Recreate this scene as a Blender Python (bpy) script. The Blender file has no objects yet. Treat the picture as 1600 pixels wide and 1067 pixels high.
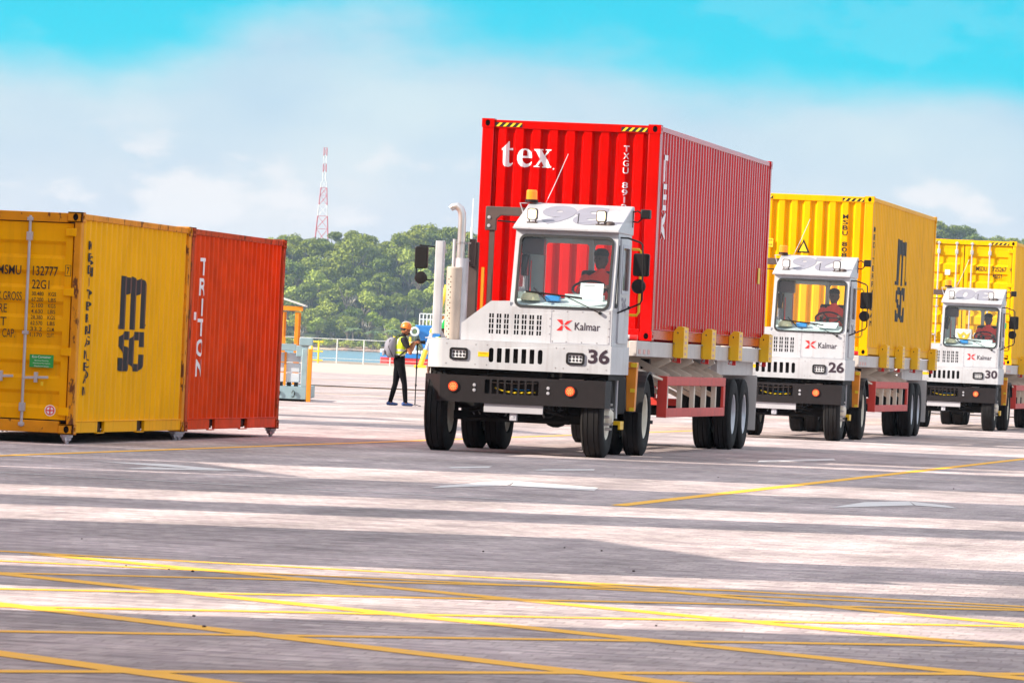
import bpy, bmesh, math, random
from mathutils import Vector, Matrix, noise as mnoise
R = math.radians
random.seed(7)
S = bpy.context.scene
COL = S.collection

# ------------------------------------------------------------------ camera
CAM_H, ROLL, PITCH = 1.298, R(2.601), 17.589 / 8889.0
cam_data = bpy.data.cameras.new('camera')
cam_data.lens = 200.0; cam_data.sensor_width = 36.0; cam_data.sensor_fit = 'HORIZONTAL'
cam_data.clip_start = 0.5; cam_data.clip_end = 20000
cam_data.dof.use_dof = True; cam_data.dof.focus_distance = 76.0; cam_data.dof.aperture_fstop = 20.0
cam = bpy.data.objects.new('camera', cam_data); COL.objects.link(cam)
fw = Vector((0, math.cos(PITCH), math.sin(PITCH)))
r0 = Vector((1, 0, 0)); u0 = r0.cross(fw)
rt = r0 * math.cos(ROLL) + u0 * math.sin(ROLL); up = -r0 * math.sin(ROLL) + u0 * math.cos(ROLL)
M = Matrix((rt, up, -fw)).transposed().to_4x4(); M.translation = (0, 0, CAM_H)
cam.matrix_world = M
S.camera = cam

# ------------------------------------------------------------------ light and sky
SUN_AZ, SUN_EL = R(9.676 + 63.0), R(30.0)
SDIR = Vector((math.sin(SUN_AZ), math.cos(SUN_AZ), 0))           # where shadows fall on the ground
SNRM = Vector((-SDIR.y, SDIR.x, 0))
sun_data = bpy.data.lights.new('sun', 'SUN'); sun_data.energy = 4.25; sun_data.angle = R(0.5); sun_data.color = (1.0, 0.91, 0.77)
sun = bpy.data.objects.new('sun', sun_data); COL.objects.link(sun)
ld = Vector((SDIR.x * math.cos(SUN_EL), SDIR.y * math.cos(SUN_EL), -math.sin(SUN_EL)))
sun.rotation_euler = ld.to_track_quat('-Z', 'Y').to_euler(); sun.location = (-40, -20, 60)

world = bpy.data.worlds.new('World'); S.world = world; world.use_nodes = True
wn = world.node_tree.nodes; wl = world.node_tree.links
for n in list(wn): wn.remove(n)
def W(t, **k):
    n = wn.new(t)
    for a, b in k.items(): setattr(n, a, b)
    return n
out = W('ShaderNodeOutputWorld'); bg = W('ShaderNodeBackground'); wl.new(bg.outputs[0], out.inputs[0])
tc = W('ShaderNodeTexCoord'); sp = W('ShaderNodeSeparateXYZ'); wl.new(tc.outputs['Generated'], sp.inputs[0])
sky = W('ShaderNodeTexSky', sky_type='NISHITA'); sky.sun_disc = False; sky.sun_elevation = SUN_EL; sky.sun_rotation = R(252.7)
skm = W('ShaderNodeVectorMath', operation='SCALE'); wl.new(sky.outputs[0], skm.inputs[0]); skm.inputs['Scale'].default_value = 0.10
def ramp(stops, src):
    r = W('ShaderNodeValToRGB'); e = r.color_ramp.elements
    while len(e) < len(stops): e.new(0.5)
    for i, (p, c) in enumerate(stops): e[i].position = p; e[i].color = (c[0], c[1], c[2], 1)
    wl.new(src, r.inputs[0]); return r
clear = ramp([(0.0, (.82, .88, .97)), (.028, (.72, .87, .97)), (.038, (.45, .85, 1.0)), (.045, (.12, .84, 1.04)), (.051, (.0, .82, 1.05)), (.066, (.0, .76, 1.02)), (.25, (.04, .45, .90)), (1, (.05, .26, .66))], sp.outputs['Z'])
mx0 = W('ShaderNodeMixRGB'); mx0.inputs[0].default_value = 0.975; wl.new(skm.outputs[0], mx0.inputs[1]); wl.new(clear.outputs[0], mx0.inputs[2])
mp = W('ShaderNodeMapping'); mp.inputs['Scale'].default_value = (10, 10, 22); mp.inputs['Location'].default_value = (1.16, 10.15, .19); wl.new(tc.outputs['Generated'], mp.inputs[0])
nz = W('ShaderNodeTexNoise'); nz.inputs['Scale'].default_value = 1.0; nz.inputs['Detail'].default_value = 7; nz.inputs['Roughness'].default_value = .52; wl.new(mp.outputs[0], nz.inputs['Vector'])
mp2 = W('ShaderNodeMapping'); mp2.inputs['Scale'].default_value = (24, 24, 46); mp2.inputs['Location'].default_value = (1.3, 2.0, .7); wl.new(tc.outputs['Generated'], mp2.inputs[0])
nz2 = W('ShaderNodeTexNoise'); nz2.inputs['Scale'].default_value = 1.0; nz2.inputs['Detail'].default_value = 6; wl.new(mp2.outputs[0], nz2.inputs['Vector'])
thr = ramp([(0.0, (0, 0, 0)), (.024, (.08, .08, .08)), (.038, (.24, .24, .24)), (.047, (.38, .38, .38)), (.055, (.52, .52, .52)), (.063, (.62, .62, .62)), (.11, (.38, .38, .38)), (.22, (.28, .28, .28)), (1, (.26, .26, .26))], sp.outputs['Z'])
sub = W('ShaderNodeMath', operation='SUBTRACT'); wl.new(nz.outputs[0], sub.inputs[0]); wl.new(thr.outputs[0], sub.inputs[1])
cm = W('ShaderNodeMapRange', interpolation_type='SMOOTHSTEP'); cm.inputs['From Min'].default_value = -.05; cm.inputs['From Max'].default_value = .20; wl.new(sub.outputs[0], cm.inputs['Value'])
cc = ramp([(.36, (.77, .855, .97)), (.52, (.86, .91, .985)), (.66, (.96, .97, 1.0))], nz2.outputs[0])
lum = ramp([(0, (.5, .5, .5)), (.07, (.5, .5, .5)), (.45, (.73, .73, .73)), (1, (.76, .76, .76))], sp.outputs['Z'])   # cloud overhead, above the view, brightened to add fill light in the shade
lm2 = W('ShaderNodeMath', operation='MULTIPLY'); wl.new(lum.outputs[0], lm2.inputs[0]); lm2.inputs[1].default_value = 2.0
thin = ramp([(0, (1, 1, 1)), (.022, (.99, 1, 1)), (.036, (.86, .98, 1)), (.050, (.74, .95, 1)), (.12, (1, 1, 1))], sp.outputs['Z'])   # thin cloud lets some blue through
cct = W('ShaderNodeMixRGB', blend_type='MULTIPLY'); cct.inputs[0].default_value = 1; wl.new(cc.outputs[0], cct.inputs[1]); wl.new(thin.outputs[0], cct.inputs[2])
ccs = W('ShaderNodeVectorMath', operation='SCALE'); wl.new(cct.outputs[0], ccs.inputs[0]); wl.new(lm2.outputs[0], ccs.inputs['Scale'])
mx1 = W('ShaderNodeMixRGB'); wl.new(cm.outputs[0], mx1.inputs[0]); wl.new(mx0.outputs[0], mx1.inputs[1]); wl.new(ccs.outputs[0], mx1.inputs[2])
mp3 = W('ShaderNodeMapping'); mp3.inputs['Scale'].default_value = (30, 30, 62); mp3.inputs['Location'].default_value = (7.3, 3.1, 1.9); wl.new(tc.outputs['Generated'], mp3.inputs[0])
nz3 = W('ShaderNodeTexNoise'); nz3.inputs['Scale'].default_value = 1.0; nz3.inputs['Detail'].default_value = 8; nz3.inputs['Roughness'].default_value = .55; wl.new(mp3.outputs[0], nz3.inputs['Vector'])
pf = W('ShaderNodeMapRange', interpolation_type='SMOOTHSTEP'); pf.inputs['From Min'].default_value = .53; pf.inputs['From Max'].default_value = .62; wl.new(nz3.outputs[0], pf.inputs['Value'])   # heaped white clouds low over the shore
pw = ramp([(0, (.2, .2, .2)), (.014, (.9, .9, .9)), (.030, (.9, .9, .9)), (.040, (.06, .06, .06)), (.2, (.2, .2, .2)), (1, (.2, .2, .2))], sp.outputs['Z'])
pm = W('ShaderNodeMath', operation='MULTIPLY'); wl.new(pf.outputs[0], pm.inputs[0]); wl.new(pw.outputs[0], pm.inputs[1])
mx2 = W('ShaderNodeMixRGB'); wl.new(pm.outputs[0], mx2.inputs[0]); wl.new(mx1.outputs[0], mx2.inputs[1]); mx2.inputs[2].default_value = (1.08, 1.06, 1.06, 1)
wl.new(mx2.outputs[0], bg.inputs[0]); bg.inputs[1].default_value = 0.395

S.view_settings.view_transform = 'Standard'; S.view_settings.look = 'None'
S.view_settings.exposure = 1.15; S.view_settings.gamma = 1.0; S.view_settings.use_curve_mapping = False
S.render.engine = 'CYCLES'
S.cycles.max_bounces = 8; S.cycles.transparent_max_bounces = 12; S.cycles.volume_bounces = 0
S.cycles.use_denoising = True

# ------------------------------------------------------------------ materials
MATS = {}
def mat(name, col, rough=.5, metal=0.0, var=.08, scale=4.0, bump=0.0, bscale=60.0, rust=None, streak=False, spec=.5, emit=None, emstr=0, stretch=(1, 1, 1), rustscale=3.0):
    """noise-varied Principled material in object coordinates; rust=(threshold, colour)"""
    if name in MATS: return MATS[name]
    m = bpy.data.materials.new(name); m.use_nodes = True; nt = m.node_tree; N = nt.nodes; L = nt.links
    b = N['Principled BSDF']
    b.inputs['Roughness'].default_value = rough; b.inputs['Metallic'].default_value = metal
    b.inputs['Specular IOR Level'].default_value = spec
    t = N.new('ShaderNodeTexCoord'); mp = N.new('ShaderNodeMapping'); mp.inputs['Scale'].default_value = stretch
    L.new(t.outputs['Object'], mp.inputs[0])
    n = N.new('ShaderNodeTexNoise'); n.inputs['Scale'].default_value = scale; n.inputs['Detail'].default_value = 6
    L.new(mp.outputs[0], n.inputs['Vector'])
    r = N.new('ShaderNodeValToRGB'); e = r.color_ramp.elements
    e[0].position = .3; e[1].position = .72
    e[0].color = tuple(max(0, c * (1 - var)) for c in col) + (1,); e[1].color = tuple(min(1, c * (1 + var)) for c in col) + (1,)
    L.new(n.outputs[0], r.inputs[0]); cur = r.outputs[0]
    if streak:                                                    # dirt runs down the panel
        mp3 = N.new('ShaderNodeMapping'); mp3.inputs['Scale'].default_value = (9, 9, .5); L.new(t.outputs['Object'], mp3.inputs[0])
        n3 = N.new('ShaderNodeTexNoise'); n3.inputs['Scale'].default_value = 1.5; n3.inputs['Detail'].default_value = 5; L.new(mp3.outputs[0], n3.inputs['Vector'])
        mr = N.new('ShaderNodeMapRange'); mr.inputs['From Min'].default_value = .52; mr.inputs['From Max'].default_value = .78; mr.inputs['To Max'].default_value = .38; L.new(n3.outputs[0], mr.inputs['Value'])
        mx = N.new('ShaderNodeMixRGB'); L.new(mr.outputs[0], mx.inputs[0]); L.new(cur, mx.inputs[1]); mx.inputs[2].default_value = (col[0] * .5 + .02, col[1] * .42 + .01, col[2] * .4 + .005, 1); cur = mx.outputs[0]
    if rust:
        n4 = N.new('ShaderNodeTexNoise'); n4.inputs['Scale'].default_value = rustscale; n4.inputs['Detail'].default_value = 9; n4.inputs['Roughness'].default_value = .7
        mp4 = N.new('ShaderNodeMapping'); mp4.inputs['Scale'].default_value = (1, 1, .45); L.new(t.outputs['Object'], mp4.inputs[0]); L.new(mp4.outputs[0], n4.inputs['Vector'])
        mr = N.new('ShaderNodeMapRange'); mr.inputs['From Min'].default_value = rust[0]; mr.inputs['From Max'].default_value = rust[0] + .05; L.new(n4.outputs[0], mr.inputs['Value'])
        mx = N.new('ShaderNodeMixRGB'); L.new(mr.outputs[0], mx.inputs[0]); L.new(cur, mx.inputs[1]); mx.inputs[2].default_value = tuple(rust[1]) + (1,); cur = mx.outputs[0]
        mr2 = N.new('ShaderNodeMapRange'); mr2.inputs['To Min'].default_value = rough; mr2.inputs['To Max'].default_value = .85; L.new(mr.outputs[0], mr2.inputs['Value']); L.new(mr2.outputs[0], b.inputs['Roughness'])
    L.new(cur, b.inputs['Base Color'])
    if bump:
        nb = N.new('ShaderNodeTexNoise'); nb.inputs['Scale'].default_value = bscale; nb.inputs['Detail'].default_value = 4; L.new(t.outputs['Object'], nb.inputs['Vector'])
        bp = N.new('ShaderNodeBump'); bp.inputs['Strength'].default_value = bump; bp.inputs['Distance'].default_value = .02; L.new(nb.outputs[0], bp.inputs['Height']); L.new(bp.outputs[0], b.inputs['Normal'])
    if emit:
        b.inputs['Emission Color'].default_value = tuple(emit) + (1,); b.inputs['Emission Strength'].default_value = emstr
    MATS[name] = m; return m

def glass_mat(name, tint=(.86, .93, .92), refl=.10):
    if name in MATS: return MATS[name]
    m = bpy.data.materials.new(name); m.use_nodes = True; nt = m.node_tree; N = nt.nodes; L = nt.links
    N.remove(N['Principled BSDF']); o = N['Material Output']
    tr = N.new('ShaderNodeBsdfTransparent'); tr.inputs[0].default_value = tint + (1,)
    gl = N.new('ShaderNodeBsdfGlossy'); gl.inputs['Roughness'].default_value = .03
    fr = N.new('ShaderNodeFresnel'); fr.inputs[0].default_value = 1.5
    mr = N.new('ShaderNodeMath'); mr.operation = 'ADD'; mr.inputs[1].default_value = refl - .04; L.new(fr.outputs[0], mr.inputs[0])
    mx = N.new('ShaderNodeMixShader'); L.new(mr.outputs[0], mx.inputs[0]); L.new(tr.outputs[0], mx.inputs[1]); L.new(gl.outputs[0], mx.inputs[2]); L.new(mx.outputs[0], o.inputs[0])
    MATS[name] = m; return m

RUST = (.16, .055, .02)
mWhite = mat('white_paint', (.50, .50, .53), .32, var=.09, scale=3.5, bump=.05, bscale=7, streak=True, rust=(.755, (.30, .27, .25)), rustscale=6)
mWhiteIn = mat('cab_lining', (.55, .64, .64), .7, var=.05)
mDash = mat('dash_plastic', (.50, .60, .61), .6, var=.06)
mBlack = mat('black_plastic', (.007, .006, .007), .5, var=.2, bump=.1, spec=.35)
mBumper = mat('bumper_steel', (.010, .0065, .008), .6, spec=.3, var=.25, scale=9, bump=.25, bscale=130, rust=(.735, (.10, .08, .08)), rustscale=26)
mFrame = mat('chassis_steel', (.007, .006, .006), .7, spec=.3, var=.3, scale=8)
mRubber = mat('tyre_rubber', (.009, .0075, .008), .8, spec=.3, var=.25, scale=7, bump=.2, bscale=40)
mSeal = mat('window_rubber', (.012, .012, .014), .6)
mRimW = mat('cream_rim_paint', (.66, .60, .50), .45, var=.1, rust=(.72, (.3, .2, .12)))
mRimS = mat('silver_rim_paint', (.52, .52, .56), .35, metal=.4, var=.1)
mSteel = mat('bare_steel', (.45, .44, .45), .38, metal=.85, var=.15)
mGalv = mat('galvanised_steel', (.50, .50, .55), .42, metal=.35, var=.12)
mMuff = mat('muffler_shield', (.50, .42, .36), .5, metal=.15, var=.1)
mChrome = mat('exhaust_pipe_steel', (.62, .60, .60), .28, metal=.7, var=.08)
mBrown = mat('brown_steel', (.075, .05, .045), .55, var=.2)
mOrange = mat('orange_paint', (.80, .26, .012), .42, var=.1, scale=5)
mYel = mat('yellow_paint', (.90, .52, .006), .4, var=.08, rust=(.74, (.3, .16, .04)), rustscale=7)
mYelB = mat('bright_yellow_paint', (.88, .60, .02), .5)
mCream = mat('trailer_paint', (.56, .51, .49), .5, var=.08, scale=3, streak=True)
mTan = mat('tan_strut_paint', (.70, .61, .50), .55, var=.1)
mGuard = mat('red_guard_paint', (.62, .045, .03), .5, var=.12, rust=(.66, (.55, .35, .33)), rustscale=9)
mRedP = mat('red_paint', (.70, .012, .012), .4)
mPlate = mat('number_plate_blank', (.44, .43, .46), .4)
mLampGlass = mat('lamp_lens', (.78, .78, .80), .15)
mLampDark = mat('lamp_dark', (.05, .05, .055), .3)
mAmber = mat('amber_lens', (.85, .20, .01), .25, emit=(1, .25, .02), emstr=.25)
mSigOn = mat('lit_marker_lens', (.55, .05, .012), .3, emit=(1, .05, .004), emstr=.16)
mSigDot = mat('lit_marker_led', (1, .5, .2), .3, emit=(1, .26, .05), emstr=.7)
mSpotOn = mat('lit_work_lamp', (1, .9, .7), .3, emit=(1, .80, .42), emstr=1.1)
mRedTxt = mat('logo_red', (.78, .02, .02), .45)
mInk = mat('dark_lettering', (.035, .018, .03), .5)
mGreyTxt = mat('grey_lettering', (.25, .24, .29), .55)
mWhiteTxt = mat('white_lettering', (.88, .87, .90), .5)
mBlackTxt = mat('black_lettering', (.012, .010, .012), .5)
mSkin = mat('dark_skin', (.12, .05, .028), .5)
mSkinD = mat('very_dark_skin', (.06, .030, .022), .5)
mShirtR = mat('red_work_shirt', (.88, .05, .03), .8, var=.15)
mPaper = mat('paper', (.70, .80, .82), .8, var=.02)
mBlueBox = mat('blue_plastic', (.02, .25, .62), .45)
mGlass = glass_mat('cab_glass', (.99, 1.0, 1.0), .06)

# ------------------------------------------------------------------ geometry helpers
class MB:
    def __init__(s): s.v = []; s.f = []; s.m = []
    def add(s, vs, fs, mi=0):
        o = len(s.v); s.v += [tuple(p) for p in vs]; s.f += [tuple(i + o for i in f) for f in fs]; s.m += [mi] * len(fs)
        return s
    def box(s, x0, x1, y0, y1, z0, z1, mi=0):
        v = [(x, y, z) for z in (z0, z1) for y in (y0, y1) for x in (x0, x1)]
        return s.add(v, [(0, 2, 3, 1), (4, 5, 7, 6), (0, 1, 5, 4), (2, 6, 7, 3), (0, 4, 6, 2), (1, 3, 7, 5)], mi)
    def bar(s, p, q, w, h, mi=0, upv=(0, 0, 1)):
        """rectangular bar from p to q, w across, h along upv"""
        p = Vector(p); q = Vector(q); d = (q - p).normalized(); a = d.cross(Vector(upv))
        if a.length < 1e-4: a = d.cross(Vector((1, 0, 0)))
        a.normalize(); b = a.cross(d); a *= w / 2; b *= h / 2
        v = [c + i * a + j * b for c in (p, q) for i, j in ((-1, -1), (1, -1), (1, 1), (-1, 1))]
        return s.add(v, [(0, 1, 2, 3), (7, 6, 5, 4), (0, 4, 5, 1), (1, 5, 6, 2), (2, 6, 7, 3), (3, 7, 4, 0)], mi)
    def cyl(s, p, q, r, r2=None, n=12, cap=True, mi=0):
        p = Vector(p); q = Vector(q); r2 = r if r2 is None else r2; d = (q - p).normalized()
        a = d.orthogonal().normalized(); b = d.cross(a); v = []
        for c, rr in ((p, r), (q, r2)):
            for i in range(n):
                t = 2 * math.pi * i / n; v.append(c + (a * math.cos(t) + b * math.sin(t)) * rr)
        f = [(i, (i + 1) % n, n + (i + 1) % n, n + i) for i in range(n)]
        if cap: f += [tuple(range(n - 1, -1, -1)), tuple(range(n, 2 * n))]
        return s.add(v, f, mi)
    def tube(s, pts, r, n=8, mi=0, rad=None):
        pts = [Vector(p) for p in pts]; v = []; a = None
        for i, p in enumerate(pts):
            d = (pts[min(i + 1, len(pts) - 1)] - pts[max(i - 1, 0)]).normalized()
            if a is None: a = d.orthogonal().normalized()
            a = (a - d * a.dot(d)).normalized(); b = d.cross(a); rr = rad[i] if rad else r
            v += [p + (a * math.cos(2 * math.pi * k / n) + b * math.sin(2 * math.pi * k / n)) * rr for k in range(n)]
        f = [(i * n + k, i * n + (k + 1) % n, (i + 1) * n + (k + 1) % n, (i + 1) * n + k) for i in range(len(pts) - 1) for k in range(n)]
        f += [tuple(range(n - 1, -1, -1)), tuple(range((len(pts) - 1) * n, len(pts) * n))]
        return s.add(v, f, mi)
    def lathe(s, prof, c=(0, 0, 0), axis='x', n=24, mi=0):
        """prof = [(radius, along)]"""
        v = []
        for r, h in prof:
            for k in range(n):
                t = 2 * math.pi * k / n; a, b = r * math.cos(t), r * math.sin(t)
                v.append({'x': (c[0] + h, c[1] + a, c[2] + b), 'y': (c[0] + a, c[1] + h, c[2] + b), 'z': (c[0] + a, c[1] + b, c[2] + h)}[axis])
        f = [(i * n + k, i * n + (k + 1) % n, (i + 1) * n + (k + 1) % n, (i + 1) * n + k) for i in range(len(prof) - 1) for k in range(n)]
        return s.add(v, f, mi)
    def prism(s, poly, axis, a0, a1, mi=0):
        """convex or simple polygon extruded along an axis; poly in the other two coordinates in order"""
        def P(u, v, a): return {'x': (a, u, v), 'y': (u, a, v), 'z': (u, v, a)}[axis]
        n = len(poly); v = [P(u, w, a0) for u, w in poly] + [P(u, w, a1) for u, w in poly]
        f = [tuple(range(n - 1, -1, -1)), tuple(range(n, 2 * n))] + [(i, (i + 1) % n, n + (i + 1) % n, n + i) for i in range(n)]
        return s.add(v, f, mi)
    def mesh(s, name, mats, smooth=32):
        me = bpy.data.meshes.new(name); me.from_pydata(s.v, [], s.f); me.update()
        for m in (mats if isinstance(mats, (list, tuple)) else [mats]): me.materials.append(m)
        if max(s.m, default=0): me.polygons.foreach_set('material_index', s.m)
        bm = bmesh.new(); bm.from_mesh(me); bmesh.ops.recalc_face_normals(bm, faces=bm.faces); bm.to_mesh(me); bm.free()
        if smooth:
            me.shade_smooth(); me.set_sharp_from_angle(angle=R(smooth))
        return me
    def build(s, name, mats, parent=None, smooth=32, bevel=None, loc=None):
        return obj(name, s.mesh(name, mats, smooth), parent, bevel, loc)

def obj(name, me, parent=None, bevel=None, loc=None):
    o = bpy.data.objects.new(name, me); COL.objects.link(o)
    if parent: o.parent = parent
    if loc is not None: o.location = loc
    if bevel:
        b = o.modifiers.new('bevel', 'BEVEL'); b.width = bevel; b.segments = 2; b.limit_method = 'ANGLE'; b.angle_limit = R(40); b.harden_normals = False
    return o
def thing(name, label, cat, loc=(0, 0, 0), rz=0.0, group=None):
    o = bpy.data.objects.new(name, None); COL.objects.link(o); o.empty_display_size = .3
    o.location = loc; o.rotation_euler = (0, 0, rz); return tag(o, label, cat, group)
def tag(o, label, cat, group=None):
    o['label'] = label; o['category'] = cat
    if group: o['group'] = group
    return o
def kind(o, k): o['kind'] = k; return o
def copy_tree(o, parent=None):
    c = o.copy(); COL.objects.link(c); c.parent = parent
    for ch in list(o.children): copy_tree(ch, c)
    return c

def rrect(x0, x1, y0, y1, r, n=5):
    p = []
    for cx, cy, a in ((x1 - r, y0 + r, -90), (x1 - r, y1 - r, 0), (x0 + r, y1 - r, 90), (x0 + r, y0 + r, 180)):
        for i in range(n + 1):
            t = R(a + 90 * i / n); p.append((cx + r * math.cos(t), cy + r * math.sin(t)))
    return p
def rect(x0, x1, y0, y1): return [(x0, y0), (x1, y0), (x1, y1), (x0, y1)]
def ell(cx, cy, a, b, n=14): return [(cx + a * math.cos(2 * math.pi * i / n), cy + b * math.sin(2 * math.pi * i / n)) for i in range(n)]
def from_curve(cu):
    o = bpy.data.objects.new('tmp', cu); me = bpy.data.meshes.new_from_object(o)
    v = [tuple(p.co) for p in me.vertices]; f = [tuple(p.vertices) for p in me.polygons]
    bpy.data.objects.remove(o); bpy.data.curves.remove(cu); bpy.data.meshes.remove(me)
    return v, f
def shape2d(outs, holes=(), thick=0.0):
    """flat plate with holes as (verts, faces); z is the thickness"""
    cu = bpy.data.curves.new('c', 'CURVE'); cu.dimensions = '2D'; cu.fill_mode = 'BOTH'; cu.extrude = thick / 2
    for pl in list(outs) + list(holes):
        sp = cu.splines.new('POLY'); sp.points.add(len(pl) - 1); sp.use_cyclic_u = True
        for i, (x, y) in enumerate(pl): sp.points[i].co = (x, y, 0, 1)
    return from_curve(cu)
TCACHE = {}
def text2d(s, bold=0.0):
    k = (s, bold)
    if k not in TCACHE:
        cu = bpy.data.curves.new('t', 'FONT'); cu.body = s; cu.offset = bold; cu.resolution_u = 4
        v, f = from_curve(cu); xs = [p[0] for p in v]; ys = [p[1] for p in v]
        x0, y0 = min(xs), min(ys); w, h = max(xs) - x0, max(ys) - y0
        TCACHE[k] = ([((p[0] - x0) / w, (p[1] - y0) / h) for p in v], f, w / h)
    return TCACHE[k]
def flat_text(s, x0, x1, z0, z1, bold=0.0):
    v, f, asp = text2d(s, bold)
    return [(x0 + a * (x1 - x0), z0 + b * (z1 - z0)) for a, b in v], f
def cut_and_map(v2, f, cuts, fn):
    """cut a flat (u,v) mesh at the given u values, then map it into space"""
    bm = bmesh.new(); vs = [bm.verts.new((a[0], a[1], 0)) for a in v2]
    for q in f:
        try: bm.faces.new([vs[i] for i in q])
        except ValueError: pass
    us = [a[0] for a in v2]; lo, hi = min(us), max(us)
    for c in cuts:
        if lo < c < hi:
            bmesh.ops.bisect_plane(bm, geom=bm.verts[:] + bm.edges[:] + bm.faces[:], plane_co=(c, 0, 0), plane_no=(1, 0, 0))
    bm.verts.index_update()
    V = [fn(p.co.x, p.co.y) for p in bm.verts]; F = [tuple(p.index for p in q.verts) for q in bm.faces]
    bm.free(); return V, F
def plate(mb, outs, holes, thick, fn, mi=0):
    """plate in the plane given by fn(u, v, w): w runs through the thickness"""
    v, f = shape2d(outs, holes, thick); return mb.add([fn(*p) for p in v], f, mi)
# ------------------------------------------------------------------ shipping containers
CW = 1.219
def corr(u0, u1, pitch, fo, sl, depth, start_in=True):
    """breakpoints (u, offset) of a trapezoid profile; offset 0 = proud, -depth = recessed"""
    n = max(1, round((u1 - u0) / pitch)); p = (u1 - u0) / n; k = p / pitch; fo *= k; sl *= k; fi = p - fo - 2 * sl
    pts = [(u0, -depth)]
    for i in range(n):
        a = u0 + i * p + fi / 2
        pts += [(a, -depth), (a + sl, 0.0), (a + sl + fo, 0.0), (a + 2 * sl + fo, -depth)]
    pts.append((u1, -depth)); return pts
def off_at(pts, u):
    for (a, x), (b, y) in zip(pts, pts[1:]):
        if a <= u <= b: return x if b - a < 1e-9 else x + (y - x) * (u - a) / (b - a)
    return pts[-1][1]
def strip(mb, pts, z0, z1, fn, mi=0, nz=1, dent=0.0, seed=0):
    """dent: slow bulges and knocks in the sheet, in metres"""
    D_ = lambda u, z: dent * (mnoise.noise(Vector((u * .9 + seed, z * 1.1, seed))) + .6 * mnoise.noise(Vector((u * 3.1, z * 2.3, seed + 5)))) if dent else 0.0
    n = len(pts); v = [fn(u, z0 + (z1 - z0) * k / nz, o + D_(u, z0 + (z1 - z0) * k / nz)) for k in range(nz + 1) for u, o in pts]
    mb.add(v, [(k * n + i, k * n + i + 1, (k + 1) * n + i + 1, (k + 1) * n + i) for k in range(nz) for i in range(n - 1)], mi)

CAST = {}
def casting_mesh(sx, sy, m, mdark):
    k = (sx, sy, m.name)
    if k in CAST: return CAST[k]
    mb = MB(); w, l, h = .172, .178, .118
    plate(mb, [rect(0, w, 0, h)], [ell(w * .47, h * .5, .033, .043)], .016, lambda u, v, q: (sx * (CW + .003 - u), sy * (.005 + q) * 1.0, v))
    plate(mb, [rect(0, l, 0, h)], [ell(l * .5, h * .5, .043, .030)], .016, lambda u, v, q: (sx * (CW - .005 - q), sy * (u - .003), v))
    x = lambda a: sx * (CW + .003 - a); y = lambda b: sy * (b - .003)
    def bx(a0, a1, b0, b1, z0, z1, mi): mb.box(min(x(a0), x(a1)), max(x(a0), x(a1)), min(y(b0), y(b1)), max(y(b0), y(b1)), z0, z1, mi)
    bx(.0, w, .0, l, h - .014, h + .001, 0); bx(.0, w, .0, l, -.001, .013, 0)
    bx(w - .012, w + .001, .017, l, .013, h - .014, 0); bx(.017, w - .012, l - .012, l + .001, .013, h - .014, 0)
    bx(.045, w - .013, .045, l - .013, .015, h - .016, 1)
    CAST[k] = mb.mesh('corner_casting', [m, mdark]); return CAST[k]

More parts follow.
